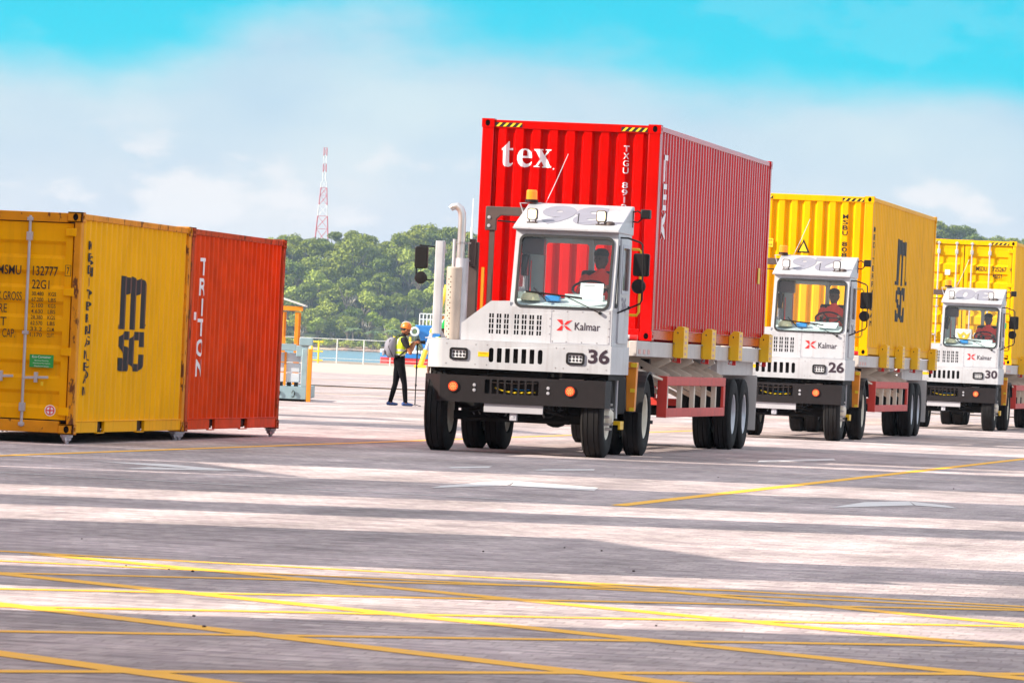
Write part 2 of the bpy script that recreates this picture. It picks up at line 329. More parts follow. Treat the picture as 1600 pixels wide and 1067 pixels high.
def container(root, L, Hc, mp, mpost, front='panel', fork=(), rail_lo=.16, pitch=.278):
    """builds every part of a box container under root; returns the profiles for lettering"""
    W = CW
    P = lambda name, mb, m=mp, **k: mb.build(name, m, root, **k)
    for sx in (-1, 1):
        for yy in (0, 1):
            y0 = .006 if yy == 0 else L - .006; s = 1 if yy == 0 else -1
            mb = MB(); xs = sorted((sx * (W - .004), sx * (W - (.165 if front == 'panel' or yy else .085)))); ys = sorted((y0, y0 + s * .15))
            mb.box(xs[0], xs[1], ys[0], ys[1], .11, Hc - .11); P('corner_post', mb, mpost, bevel=.01)
            for zb in (0, Hc - .118):
                o = obj('corner_casting', casting_mesh(sx, s, mpost, mBlack), root); o.location = (0, 0 if yy == 0 else L, zb)
        mb = MB(); a, b = sorted((sx * (W - .010), sx * (W - .07)))
        mb.box(a, b, .17, L - .17, Hc - .085, Hc - .014); P('top_rail', mb, mpost, bevel=.008)
        cuts = [.17] + [c for f in fork for c in f] + [L - .17]
        mb = MB()
        for i in range(0, len(cuts), 2):
            a, b = sorted((sx * (W - .012), sx * (W - .052))); mb.box(a, b, cuts[i], cuts[i + 1], .018, rail_lo - .012)
        a, b = sorted((sx * (W - .004), sx * (W - .06))); mb.box(a, b, .165, L - .165, rail_lo - .012, rail_lo)
        for f in fork:
            a, b = sorted((sx * (W - .06), sx * (W - .5))); mb.box(a, b, f[0], f[1], .03, rail_lo - .014, 1); mb.box(*sorted((sx * (W - .012), sx * (W - .052))), f[0], f[1], .004, .017)
        P('bottom_rail', mb, [mp, mBlack], bevel=.006)
        prof = corr(.15, L - .15, pitch, .072, .068, .036)
        mb = MB(); strip(mb, prof, rail_lo, Hc - .08, lambda u, z, o: (sx * (W - .018 + o), u, z), nz=12, dent=.007, seed=L + sx + root.location.x); P('side_panel', mb, mp, smooth=20)
    # roof and floor
    mb = MB(); pr = corr(.1, L - .1, .21, .09, .015, .02); strip(mb, pr, -W + .06, W - .06, lambda u, x, o: (x, u, Hc - .03 + o)); P('roof_panel', mb, mp, smooth=20)
    mb = MB(); mb.box(-W + .07, W - .07, .16, L - .16, .10, .14); P('floor_frame', mb, mFrame)
    fp = corr(-1.05, 1.05, .243, .105, .030, .045)
    for yy in (0, 1):
        y = (lambda q: q) if yy == 0 else (lambda q: L - q)
        mb = MB(); a, b = sorted((y(.014), y(.10))); mb.box(-W + .172, W - .172, a, b, Hc - .125, Hc - .014); P('end_header', mb, mpost, bevel=.008)
        mb = MB(); mb.box(-W + .172, W - .172, a, b, .012, .15); P('end_sill', mb, mpost, bevel=.008)
        if yy == 0 and front == 'door': doors(root, Hc, mp, mpost)
        else:
            mb = MB(); strip(mb, fp, .15, Hc - .122, lambda u, z, o: (u, y(.022 - o), z), nz=10, dent=.005, seed=3 + root.location.y); P('end_panel', mb, mp, smooth=20)
    return prof, fp

def doors(root, Hc, mp, mpost):
    z0, z1 = .165, Hc - .135
    mb = MB(); mb.box(-1.14, 1.14, .09, .11, .14, Hc - .12); mb.build('door_gasket', mSeal, root)
    nb = 6; zz = [z0 + .10]; st = (z1 - z0 - .2) / nb; prof = [(z0, 0), (z0 + .11, 0)]
    for i in range(nb):
        a = z0 + .10 + i * st
        prof += [(a + .03, -.0), (a + .07, -.034), (a + .07 + st * .36, -.034), (a + .11 + st * .36, 0)]
    prof += [(z1 - .1, 0), (z1, 0)]
    hm = None
    for s in (-1, 1):
        x0, x1 = (.012, 1.115)
        mb = MB(); n = len(prof); ins = .085
        v = [(s * x, .050 - o, z) for z, o in prof for x in (x0 + ins, x1 - ins)]
        mb.add(v, [(2 * i, 2 * i + 1, 2 * i + 3, 2 * i + 2) for i in range(n - 1)])
        for a, b in ((x0, x0 + ins), (x1 - ins, x1)):
            q = sorted((s * a, s * b)); mb.box(q[0], q[1], .044, .088, z0, z1)
        q = sorted((s * (x0 + ins), s * (x1 - ins))); mb.box(q[0], q[1], .0445, .088, z0, z0 + .07); mb.box(q[0], q[1], .0445, .088, z1 - .07, z1)
        d = mb.build('door', mp, root, smooth=25)
        for rx in (.18, .60):
            mb = MB(); mb.cyl((s * rx, .012, .07), (s * rx, .012, Hc - .06), .017, n=10)
            for zb in (.10, .30, Hc * .45, Hc - .30, Hc - .10): mb.box(s * rx - .035, s * rx + .035, -.010, .040, zb - (.05 if zb in (.30, Hc - .30) else .02), zb + (.05 if zb in (.30, Hc - .30) else .02))
            mb.build('lock_rod', mGalv, root, bevel=.004)
            mb = MB(); mb.bar((s * rx, -.006, .64), (s * (rx + .30), .000, .655), .016, .03); mb.box(s * (rx + .15) - .02, s * (rx + .15) + .02, -.015, .04, .59, .71); mb.build('lock_handle', mGalv, root, bevel=.003)
        for k in range(4):
            z = z0 + .1 + (z1 - z0 - .2) * (k / 3.0); mb = MB(); q = sorted((s * 1.03, s * 1.16)); mb.prism([(q[0], z - .045), (q[1], z - .05), (q[1], z + .05), (q[0], z + .035)] if s > 0 else [(q[0], z - .05), (q[1], z - .045), (q[1], z + .035), (q[0], z + .05)], 'y', .004, .043)
            mb.build('hinge', mp, root, bevel=.006)

def lettering(name, root, m, v2, f, cuts, fn, mb=None):
    V, F = cut_and_map(v2, f, cuts, fn); x = MB(); x.add(V, F); return x.build(name, m, root, smooth=0)
def side_text(root, prof, s, y0, y1, z0, z1, m, bold=0.0, shape=None):
    v, f = shape if shape else flat_text(s, y0, y1, z0, z1, bold)
    return lettering('lettering', root, m, v, f, [p[0] for p in prof], lambda u, z: (CW - .018 + off_at(prof, u) + .008, u, z))
def front_text(root, fp, s, x0, x1, z0, z1, m, bold=0.0, shape=None, name='lettering'):
    v, f = shape if shape else flat_text(s, x0, x1, z0, z1, bold)
    return lettering(name, root, m, v, f, [p[0] for p in fp], lambda u, z: (u, .022 - off_at(fp, u) - .008, z))
def plane_text(name, root, m, s, fn, x0, x1, z0, z1, bold=0.0, shape=None):
    v, f = shape if shape else flat_text(s, x0, x1, z0, z1, bold)
    x = MB(); x.add([fn(a[0], a[1]) for a in v], f); return x.build(name, m, root, smooth=0)
def stack_text(word, y0, y1, ztop, zbot, bold=0.0, fill=.82):
    """upright letters one above the other, as one flat mesh"""
    V = []; F = []; n = len(word); st = (ztop - zbot) / n
    for i, c in enumerate(word):
        if c == ' ': continue
        a = y0 + (y1 - y0) * (.38 if c in 'I1' else 0); b = y1 - (y1 - y0) * (.38 if c in 'I1' else 0)
        v, f = flat_text(c, a, b, ztop - i * st - st * fill, ztop - i * st, bold); o = len(V); V += v; F += [tuple(k + o for k in q) for q in f]
    return V, F
def hazard(root, x0, x1, z0, z1, skew=.05, first=0):
    w = (x1 - x0) / 4.0
    bx = MB(); bx.box(x0, x1, .0105, .013, z0, z1); bx.build('hazard_backing', mBlackTxt, root)
    for i in range(4):
        a = x0 + i * w + w * .12; mb = MB(); mb.prism([(a, z0 + .004), (a + w * .42, z0 + .004), (min(x1, a + w * .42 + skew), z1 - .004), (min(x1 - .002, a + skew), z1 - .004)], 'y', .007, .0100); mb.build('hazard_stripe', mYelB, root, smooth=0)
def shape_mesh(outs, holes=()):
    v, f = shape2d(outs, holes); return [(p[0], p[1]) for p in v], f

MSC_M = [(0, 1), (.3, .985), (.46, 1), (.60, .95), (.76, .99), (.92, .975), (1, .93), (1, .5), (1.13, .5), (1.1, .455), (.885, .455), (.885, .80), (.80, .84), (.66, .80), (.66, .44), (.44, .44), (.44, .78), (.34, .83), (.21, .80), (.20, .44), (-.16, .44), (-.16, .485), (0, .485)]
MSC_S = [(.38, .42), (.12, .42), (0, .36), (0, .26), (.06, .2), (.22, .16), (.22, .10), (.1, .1), (.06, .14), (-.12, .14), (-.10, .06), (.02, 0), (.3, 0), (.38, .06), (.38, .2), (.3, .25), (.16, .28), (.16, .33), (.38, .33)]
MSC_C = [(.98, .42), (.60, .42), (.44, .34), (.44, .08), (.60, 0), (.88, 0), (1.0, .06), (1.0, .18), (.86, .18), (.84, .08), (.66, .08), (.66, .33), (.84, .33), (.86, .26), (1.0, .26)]
def msc(root, prof, y0, y1, z0, z1):
    T = lambda pl: [(y0 + u * (y1 - y0), z0 + v * (z1 - z0)) for u, v in pl]
    side_text(root, prof, '', 0, 0, 0, 0, mBlackTxt, shape=shape_mesh([T(MSC_M), T(MSC_S), T(MSC_C)]))

YAW = R(9.676)
O36 = Vector((1.868, 76.348, 0)) - Vector((math.cos(YAW), -math.sin(YAW), 0)) * 1.219
AX = Vector((math.cos(YAW), -math.sin(YAW), 0)); AY = Vector((math.sin(YAW), math.cos(YAW), 0))
TRUCKS = [(0, 0), (-.055, 27.756), (.115, 57.99)]
def tloc(i, z=0.0): return O36 + AX * TRUCKS[i][0] + AY * TRUCKS[i][1] + Vector((0, 0, z))
DECK = 1.544

mTex = mat('red_container_paint', (.56, .003, .002), .16, spec=.34, var=.10, scale=1.6, bump=.012, bscale=5, streak=True)
mMscA = mat('amber_container_paint', (.92, .435, .0008), .5, spec=.10, var=.07, scale=1.5, bump=.04, bscale=5, streak=True, rust=(.735, RUST), rustscale=5)
mMscB = mat('yellow_container_paint', (.86, .42, .0008), .45, spec=.10, var=.07, scale=1.5, bump=.04, bscale=5, streak=True)
mMscC = mat('fresh_yellow_container_paint', (.88, .46, .0008), .45, spec=.12, var=.06, scale=1.5, bump=.04, bscale=5, streak=True)
mAmbPost = mat('worn_amber_frame_paint', (.72, .28, .008), .5, spec=.2, var=.15, rust=(.56, RUST), rustscale=7)
mRust = mat('rusty_red_container_paint', (.70, .055, .003), .5, spec=.12, var=.18, scale=3, bump=.05, bscale=8, streak=True, rust=(.68, (.30, .12, .03)), rustscale=4)
mRustPost = mat('rusty_frame_paint', (.44, .060, .010), .55, spec=.2, var=.2, rust=(.54, (.14, .05, .02)), rustscale=8)
mGreenSt = mat('green_sticker', (.02, .33, .06), .5)

# red container on truck 36
c36 = thing('shipping_container', 'tall red corrugated shipping container with white lettering on the front trailer', 'container', tloc(0, DECK), -YAW)
prof, fp = container(c36, 12.192, 2.896, mTex, mTex)
def texpt(X, Y):
    dx, dy = X / 14.55 - 14, Y / 14.55 - 18; c, s = math.cos(ROLL), math.sin(ROLL)
    return (-.94 + (dx * c + dy * s) / 114.4, 2.536 - (-dx * s + dy * c) / 116)
T_T = [(355, 160), (375, 165), (372, 320), (450, 320), (448, 368), (362, 362), (355, 640), (375, 670), (410, 668), (435, 645), (440, 670), (400, 725), (340, 745), (270, 735), (235, 690), (228, 640), (235, 365), (205, 362), (205, 330), (260, 285), (320, 220)]
T_E = [(725, 330), (800, 345), (860, 400), (885, 470), (888, 548), (668, 545), (680, 610), (710, 660), (750, 682), (800, 675), (850, 650), (880, 630), (888, 645), (850, 705), (790, 745), (710, 758), (640, 735), (580, 670), (552, 580), (560, 480), (600, 395), (660, 345)]
T_EH = [(680, 498), (782, 498), (775, 400), (750, 365), (720, 360), (695, 385), (683, 440)]
T_X = [(945, 345), (1140, 350), (1140, 375), (1105, 378), (1165, 490), (1230, 395), (1230, 378), (1190, 375), (1192, 352), (1340, 362), (1335, 385), (1285, 395), (1185, 510), (1305, 730), (1330, 745), (1330, 772), (1110, 765), (1110, 742), (1145, 735), (1095, 625), (1025, 725), (1030, 738), (1060, 742), (1060, 758), (925, 752), (925, 735), (975, 720), (1075, 580), (985, 395), (945, 372)]
tp = lambda pl: [texpt(*p) for p in pl]
front_text(c36, fp, '', 0, 0, 0, 0, mWhiteTxt, shape=shape_mesh([tp(T_T), tp(T_E), tp(T_X), tp(ell(1380, 800, 18, 18))], [tp(T_EH)]))
V, F = stack_text('TXGU 891234', .725, .795, 2.60, 1.52, .012)
front_text(c36, fp, '', 0, 0, 0, 0, mWhiteTxt, shape=(V, F))
hazard(c36, -1.04, -.67, 2.79, 2.85); hazard(c36, .68, 1.04, 2.79, 2.85)
side_text(c36, prof, '', 0, 0, 0, 0, mWhiteTxt, shape=stack_text('TEX', .56, .90, 2.52, 1.35, .03, .92))
side_text(c36, prof, '', 0, 0, 0, 0, mWhiteTxt, shape=stack_text('TXGU', .62, .70, 2.75, 2.50))
x = MB(); x.box(CW - .012, CW - .006, 11.10, 11.32, .98, 1.22); x.build('data_plate', mYelB, c36)

# yellow container on truck 26
c26 = thing('shipping_container', 'yellow corrugated container with black logo on its side, behind the middle tractor', 'container', tloc(1, DECK), -YAW)
prof, fp = container(c26, 12.192, 2.896, mMscB, mMscB)
msc(c26, prof, 4.886, 6.54, .68, 2.26)
side_text(c26, prof, '', 0, 0, 0, 0, mBlackTxt, shape=stack_text('MEDITERRANEAN', .47, .62, 2.36, .50, .02, .7))
front_text(c26, fp, '', 0, 0, 0, 0, mBlackTxt, shape=stack_text('MSBU 808561', .66, .76, 2.55, 1.45, .012))
hazard(c26, .64, 1.04, 2.79, 2.85); hazard(c26, -1.04, -.64, 2.79, 2.85)
front_text(c26, fp, '', 0, 0, 0, 0, mBlackTxt, shape=shape_mesh([[(-.16, 1.82), (.08, 1.82), (-.04, 2.07)]], [[(-.115, 1.845), (.035, 1.845), (-.04, 2.005)]]), name='warning_triangle')
plane_text('warning_triangle', c26, mYelB, '', lambda u, z: (u, .0145, z), 0, 0, 0, 0, shape=shape_mesh([[(-.115, 1.845), (.035, 1.845), (-.04, 2.005)]]))
x = MB(); x.box(-.74, -.60, .012, .0155, 1.90, 2.06); x.build('warning_sticker', mYelB, c26)
plane_text('lettering', c26, mBlackTxt, 'CAUTION', lambda u, z: (u, .011, z), -.725, -.615, 2.01, 2.04); plane_text('lettering', c26, mBlackTxt, 'TALLER', lambda u, z: (u, .011, z), -.725, -.615, 1.93, 1.96)

# yellow container with doors on truck 30
c30 = thing('shipping_container', 'bright yellow container with door end and white lock rods behind the rearmost tractor', 'container', tloc(2, DECK), -YAW)
prof, fp = container(c30, 12.192, 2.896, mMscC, mMscC, front='door')
D = lambda root, s, x0, x1, z0, z1, m=mBlackTxt, bold=.008: plane_text('lettering', root, m, s, lambda u, z: (u, .0425, z), x0, x1, z0, z1, bold)
D(c30, 'MSDU', .29, .54, 2.17, 2.28); D(c30, '725267', .67, 1.0, 2.17, 2.28); D(c30, '9', 1.075, 1.115, 2.17, 2.27); D(c30, '45G1', .68, .90, 2.01, 2.12)
hazard(c30, .64, 1.04, 2.79, 2.85); hazard(c30, -1.04, -.64, 2.79, 2.85)
x = MB(); x.box(.82, 1.06, .0400, .0425, .84, .98); x.build('green_sticker', mGreenSt, c30)
x = MB(); x.box(-.44, -.32, .0400, .0425, 2.05, 2.17); x.build('white_sticker', mWhiteTxt, c30)
for k, t in enumerate(('MAX GROSS 32.500 KGS', 'TARE 3.900 KGS', 'NET 28.600 KGS')): D(c30, t, .30, .95, 1.62 - k * .12, 1.69 - k * .12, bold=0)

# amber and rusty containers on the left
LY = R(9.037)
LA = Vector((math.cos(LY), -math.sin(LY), 0)); LB = Vector((math.sin(LY), math.cos(LY), 0)); LO = Vector((-5.065, 66.239, .112)) - LA * CW
cl = thing('shipping_container', 'amber yellow container with closed doors and rusty corners standing at the left', 'container', LO, -LY)
prof, fp = container(cl, 6.058, 2.591, mMscA, mAmbPost, front='door', fork=((1.31, 1.68), (3.42, 3.84)))
msc(cl, prof, 2.378, 3.612, .75, 1.90)
side_text(cl, prof, '', 0, 0, 0, 0, mBlackTxt, shape=stack_text('MEDITERRANEAN', .50, .605, 2.27, .42, .02, .72))
side_text(cl, prof, '', 0, 0, 0, 0, mBlackTxt, shape=stack_text('SHIPPING CO', .60, .775, 2.10, .62, .0))
q = CW
D(cl, 'MSMU', q - .99, q - .71, 1.835, 1.945); D(cl, '132777', q - .57, q - .27, 1.835, 1.945); D(cl, '22G1', q - .575, q - .365, 1.68, 1.785)
for t, a, z in (('MAX.GROSS', -1.09, 1.535), ('TARE', -1.09, 1.39), ('NET', -1.09, 1.235)): D(cl, t, q + a, q - (.69 if 'M' in t else .86), z, z + .10, bold=0)
D(cl, 'CU. CAP.', q - 1.05, q - .75, 1.10, 1.20, bold=0)
for k, (a, b) in enumerate((('30.480', 'KGS'), ('67.200', 'LBS'), ('2.100', 'KGS'), ('4.630', 'LBS'), ('28.380', 'KGS'), ('62.570', 'LBS'), ('33.2', 'CU.M.'), ('1.170', 'CU.FT.'))):
    z = 1.60 - k * .0685; D(cl, a, q - .57, q - .43, z, z + .046, bold=.004); D(cl, b, q - .37, q - .28, z, z + .046, bold=.004)
plane_text('lettering', cl, mBlackTxt, '7', lambda u, z: (u, .0415, z), q - .165, q - .135, 1.865, 1.945, .01)
x = MB(); plate(x, [rect(q - .185, q - .115, 1.84, 1.97)], [rect(q - .180, q - .120, 1.845, 1.965)], .002, lambda u, v, w: (u, .0425 + w, v)); x.build('check_digit_box', mBlackTxt, cl)
x = MB(); x.box(q - .56, q - .275, .0400, .0430, .765, .915); x.build('green_sticker', mGreenSt, cl)
for k, (t, a) in enumerate((('Eco-Container', .0), ('Bamboo Flooring', .03), ('Waterborne Paint System', .01), ('Waterborne Sealant', .025))):
    z = .875 - k * .031 - (.008 if k else 0); plane_text('lettering', cl, mWhiteTxt, t, lambda u, z: (u, .0385, z), q - .53 + a, q - .305 - a, z, z + (.028 if k == 0 else .016))
x = MB(); plate(x, [ell(q - .29, .27, .055, .055, 20)], [ell(q - .29, .27, .043, .043, 20)], .002, lambda u, v, w: (u, .0420 + w, v)); plate(x, [rect(q - .333, q - .247, .263, .277)], [], .002, lambda u, v, w: (u, .0395 + w, v)); plate(x, [rect(q - .297, q - .283, .228, .312)], [], .0015, lambda u, v, w: (u, .0415 + w, v)); x.build('round_emblem', mRedTxt, cl)
x = MB(); plate(x, [ell(q - .29, .27, .066, .066, 20)], [], .001, lambda u, v, w: (u, .0436 + w, v)); x.build('round_emblem_ground', mWhiteTxt, cl)
x = MB(); x.box(q - .40, q - .375, -.022, .0, .555, .60); x.build('padlock', mYelB, cl)

cr = thing('shipping_container', 'rusty red container with white side lettering behind the amber container', 'container', LO + LB * 6.10, -LY)
prof, fp = container(cr, 6.058, 2.591, mRust, mRustPost, fork=((1.55, 1.90), (3.55, 3.98)))
side_text(cr, prof, '', 0, 0, 0, 0, mWhiteTxt, shape=stack_text('TRITON', .71, .90, 2.22, .66, .03, .86))
x = MB(); x.box(CW - .010, CW - .004, .30, .42, 1.42, 1.52); x.build('white_sticker', mWhiteTxt, cr)
# twist locks under the left containers
k = 0
for base, who in ((LO, 'amber'), (LO + LB * 6.10, 'rusty red')):
    for dx in (CW - .09, -CW + .09):
        for dy, w2 in ((.09, 'front'), (5.968, 'rear')):
            p = base + LA * dx + LB * dy; p.z = 0
            mb = MB(); mb.lathe([(.0, 0), (.022, .0), (.03, .03), (.055, .045), (.06, .075), (.075, .08), (.075, .115), (0, .115)], axis='z', n=10); mb.tube([(.0, -.06, .09), (.02, -.12, .07), (.03, -.14, .03)], .008, 6)
            o = mb.build('twist_lock', mGalv); o.location = p; o.rotation_euler = (0, 0, -LY)
            tag(o, 'metal twist lock under the %s %s corner of the %s container' % ('right' if dx > 0 else 'left', w2, who), 'twist lock', 'twist locks under the left containers')
# ------------------------------------------------------------------ wheels
TR = .53
def tyre_mesh(w, R0=TR, rim=.30):
    mb = MB(); h = w / 2
    prof = [(rim, -h * .78), (rim + .02, -h * .92), (rim + .09, -h), (R0 - .10, -h * .99), (R0 - .035, -h * .90), (R0 - .006, -h * .74)]
    for a, b in ((-.70, -.64), (-.30, -.24), (.24, .30), (.64, .70)):                     # circumferential grooves
        prof += [(R0, h * (a - .02)), (R0 - .014, h * a), (R0 - .014, h * b), (R0, h * (b + .02))]
    prof += [(R0 - .006, h * .74), (R0 - .035, h * .90), (R0 - .10, h * .99), (rim + .09, h), (rim + .02, h * .92), (rim, h * .78)]
    mb.lathe(prof, n=56); return mb.mesh('tyre', mRubber, 28)
def rim_mesh(w, m, front, s):
    """s = +1: outer face towards +x"""
    mb = MB(); h = w / 2
    if front: prof = [(.0, .205), (.07, .205), (.085, .185), (.105, .165), (.115, .118), (.215, .112), (.240, .095), (.262, .098), (.275, h * .78), (.295, h * .82), (.302, h * .72), (.29, -h * .8), (.25, -h * .5), (.0, -h * .45)]
    else: prof = [(.0, .0), (.10, .0), (.115, -.02), (.20, -.035), (.235, -.02), (.262, h * .5), (.275, h * .74), (.298, h * .80), (.303, h * .70), (.29, -h * .8), (.25, -h * .5), (.0, -h * .45)]
    mb.lathe([(r, s * a) for r, a in prof], n=40); return mb.mesh('wheel', m, 30)
def nuts_mesh(rad, x, s, n=10, r=.022, ln=.05):
    mb = MB()
    for k in range(n):
        t = 2 * math.pi * k / n; p = Vector((s * x, rad * math.cos(t), rad * math.sin(t))); mb.cyl(p, p + Vector((s * ln, 0, 0)), r, r * .7, n=6)
    return mb.mesh('lug_nuts', mSteel)
TYRE_F = tyre_mesh(.30); TYRE_D = tyre_mesh(.275)
RIMS = {}
def wheel(root, x, y, kindw, s):
    """front = single tyre with studs; drive / trailer = outer or inner tyre of a pair"""
    k = (kindw, s)
    if k not in RIMS:
        m = {'front': mRimW, 'drive': mRimW, 'trailer': mRimS}[kindw]
        RIMS[k] = (rim_mesh(.30 if kindw == 'front' else .275, m, kindw == 'front', s), nuts_mesh(.165, .112 if kindw == 'front' else -.035, s, ln=.075 if kindw == 'front' else .03))
    rm, nm = RIMS[k]
    w = obj('wheel', rm, root, loc=(x, y, TR)); obj('tyre', TYRE_F if kindw == 'front' else TYRE_D, w); obj('lug_nuts', nm, w); return w

# ------------------------------------------------------------------ terminal tractor (x right, y rearward, z up)
FY = -3.0; YA, YD, YT = -3.17, -.19, 9.655
def tractor(root):
    B = lambda name, mb, m, **k: mb.build(name, m, root, **k)
    # chassis
    for s in (-1, 1):
        mb = MB(); mb.box(s * .44 - .04, s * .44 + .04, -3.45, .75, .72, .98); B('frame_rail', mb, mFrame, bevel=.01)
    mb = MB(); mb.box(-.40, .40, -3.4, -2.5, .68, 1.05); mb.box(-.3, .3, -2.9, -2.1, .48, .72); mb.cyl((0, -2.4, .6), (0, -.5, .55), .06); mb.box(-.36, .36, -3.5, -3.42, .62, .72); B('engine_block', mb, mFrame, bevel=.02)
    mb = MB(); mb.bar((-.85, YA, TR - .06), (.85, YA, TR - .06), .10, .12); mb.cyl((-.6, YA, .5), (.6, YA, .5), .03)
    for s in (-1, 1): mb.box(s * .47 - .04, s * .47 + .04, YA - .45, YA + .45, .58, .66); mb.cyl((s * .62, YA - .2, .52), (s * .30, YA - .25, .60), .022)
    mb.bar((-.7, YA - .17, .43), (.7, YA - .17, .43), .05, .05); B('front_axle', mb, mFrame, bevel=.01)
    mb = MB(); mb.cyl((-.9, YD, TR), (.9, YD, TR), .09); mb.lathe([(.0, -.2), (.16, -.17), (.21, 0), (.16, .17), (0, .2)], (0, YD, TR), 'y', 18); B('rear_axle', mb, mFrame)
    # clutter seen under the bumper
    mb = MB()
    for i in range(22):
        x = random.uniform(-.62, .62); y = random.uniform(-3.3, -2.5); z = random.uniform(.42, .66); mb.box(x - random.uniform(.02, .05), x + random.uniform(.02, .05), y, y + .1, z - .03, z + .03)
    B('underbody_fittings', mb, mFrame, bevel=.006)
    mb = MB()
    for i in range(9):
        x = random.uniform(-.55, .55); z = random.uniform(.46, .62); mb.cyl((x, -3.36, z), (x + random.uniform(-.05, .05), -3.33, z + random.uniform(.02, .09)), random.uniform(.008, .016), n=8)
    B('steel_couplings', mb, mSteel)
    mb = MB(); mb.tube([(-.55, -3.3, .60), (-.35, -3.32, .47), (-.1, -3.3, .44), (.15, -3.28, .50)], .018); mb.tube([(.55, -3.3, .62), (.45, -3.32, .50), (.2, -3.3, .46)], .018); B('brake_hose', mb, mBlack)
    for s in (-1, 1): wheel(root, s * 1.02, YA, 'front', s)
    for s in (-1, 1): wheel(root, s * 1.085, YD, 'drive', s); wheel(root, s * .77, YD, 'drive', s)
    # bumper: plan outline with a cut left corner
    yb = -3.75; z0, z1 = .64, .985
    slots = [rrect(-.365 + i * .0905, -.365 + i * .0905 + .066, .765, .945, .012, 3) for i in range(8)]
    mb = MB(); plate(mb, [rect(-.95, 1.20, z0, z1)], slots, .02, lambda u, v, w: (u, yb + .01 + w, v))
    mb.add([(-.95, yb, z0), (-1.20, yb + .32, z0), (-1.20, yb + .32, z1), (-.95, yb, z1), (-.95, yb + .02, z0), (-1.18, yb + .33, z0), (-1.18, yb + .33, z1), (-.95, yb + .02, z1)], [(0, 1, 2, 3), (7, 6, 5, 4), (0, 4, 5, 1), (3, 2, 6, 7)])
    mb.box(-1.20, -1.18, yb + .33, yb + .55, z0, z1); mb.box(1.18, 1.20, yb + .021, yb + .5, z0, z1)
    mb.prism([(-.95, yb + .021), (1.179, yb + .021), (1.179, yb + .48), (-1.179, yb + .48), (-1.179, yb + .332)], 'z', z1 - .021, z1 - .001)
    mb.prism([(-.95, yb + .021), (1.179, yb + .021), (1.179, yb + .30), (-1.179, yb + .335)], 'z', z0 + .001, z0 + .02)
    bp = B('bumper', mb, mBumper, bevel=.006, smooth=30)
    mb = MB(); mb.box(-.45, .45, yb + .14, yb + .18, .66, .96); mb.build('radiator_core', mBlack, bp)
    mb = MB(); mb.tube([(-.25, yb + .10, .84), (-.12, yb + .11, .80), (.0, yb + .10, .785), (.15, yb + .10, .79), (.28, yb + .11, .80)], .010, 6); mb.build('yellow_cable', mYelB, bp)
    mb = MB(); mb.tube([(.0, yb + .10, .835), (.09, yb + .11, .825), (.2, yb + .12, .83)], .007, 6); mb.build('blue_cable', mBlueBox, bp)
    mb = MB(); mb.tube([(-.32, yb + .12, .91), (0, yb + .13, .905), (.3, yb + .12, .92)], .006, 6); mb.build('hose', mMuff, bp)
    for x in (-.775, .745):
        mb = MB(); mb.lathe([(.0, .0), (.062, .0), (.062, .012), (.05, .016), (0, .016)], (x, yb - .016, .838), 'y', 20); lp = mb.build('marker_lamp', [mSigOn], bp)
        mb = MB()
        for rr, n in ((0, 1), (.02, 6), (.040, 10)):
            for k in range(n): t = 2 * math.pi * k / n; mb.lathe([(0, -.003), (.0065, -.002), (.007, .002)], (x + rr * math.cos(t), yb - .017, .838 + rr * math.sin(t)), 'y', 6)
        mb.build('led_dots', mSigDot, lp) if False else obj('led_dots', mb.mesh('led_dots', mSigDot), lp)
        mb = MB(); plate(mb, [ell(x, .838, .076, .076, 22)], [ell(x, .838, .061, .061, 22)], .012, lambda u, v, w: (u, yb - .007 + w, v)); obj('lamp_ring', mb.mesh('lamp_ring', mBlack), lp)
    for x in (-.50, .46):
        for z in (.80, .865): mb = MB(); mb.lathe([(0, -.008), (.018, -.007), (.022, .0)], (x, yb, z), 'y', 12); mb.build('bolt_cap', mRimS, bp)
    mb = MB(); mb.box(-.37, .40, yb + .03, yb + .045, .525, .638); B('number_plate', mb, mPlate, bevel=.004)
    mb = MB(); mb.box(-.035, .055, yb + .06, yb + .16, .43, .523); mb.cyl((.01, yb + .055, .475), (.01, yb + .062, .475), .018, n=12); B('tow_bracket', mb, mGalv, bevel=.006)
    # lower body band, left front corner rounded
    yf = -3.50; z0, z1 = 1.075, 1.435
    hol = [rrect(-.375 + i * .1065, -.375 + i * .1065 + .062, 1.165, 1.350, .028 if i in (0, 6) else .010, 4) for i in range(7)]
    mb = MB(); plate(mb, [rect(-.98, 1.215, z0, z1)], hol, .015, lambda u, v, w: (u, yf + .0075 + w, v))
    arc = [(-.98 - .22 * math.sin(R(a)), yf + .22 - .22 * math.cos(R(a))) for a in range(0, 91, 9)]
    mb.prism(arc + [(-1.20, -1.95), (-1.185, -1.95)] + [(-.98 - .205 * math.sin(R(a)), yf + .22 - .205 * math.cos(R(a))) for a in range(90, -1, -9)], 'z', z0, z1)
    mb.box(1.20, 1.215, yf + .016, -1.95, z0, z1)
    mb.prism([(1.199, yf + .016), (1.199, -1.95), (-1.184, -1.95)] + [(-.98 - .204 * math.sin(R(a)), yf + .22 - .204 * math.cos(R(a))) for a in range(90, -1, -9)], 'z', z1 - .02, z1 - .002)
    lb = B('lower_body', mb, mWhite, bevel=.005, smooth=30)
    mb = MB(); mb.box(-.46, .46, yf + .10, yf + .12, 1.10, 1.40); mb.build('grille_backing', mBlack, lb)
    mb = MB(); mb.box(-1.15, 1.17, yf + .14, -2.0, 1.00, 1.074); mb.build('body_subframe', mFrame, lb)
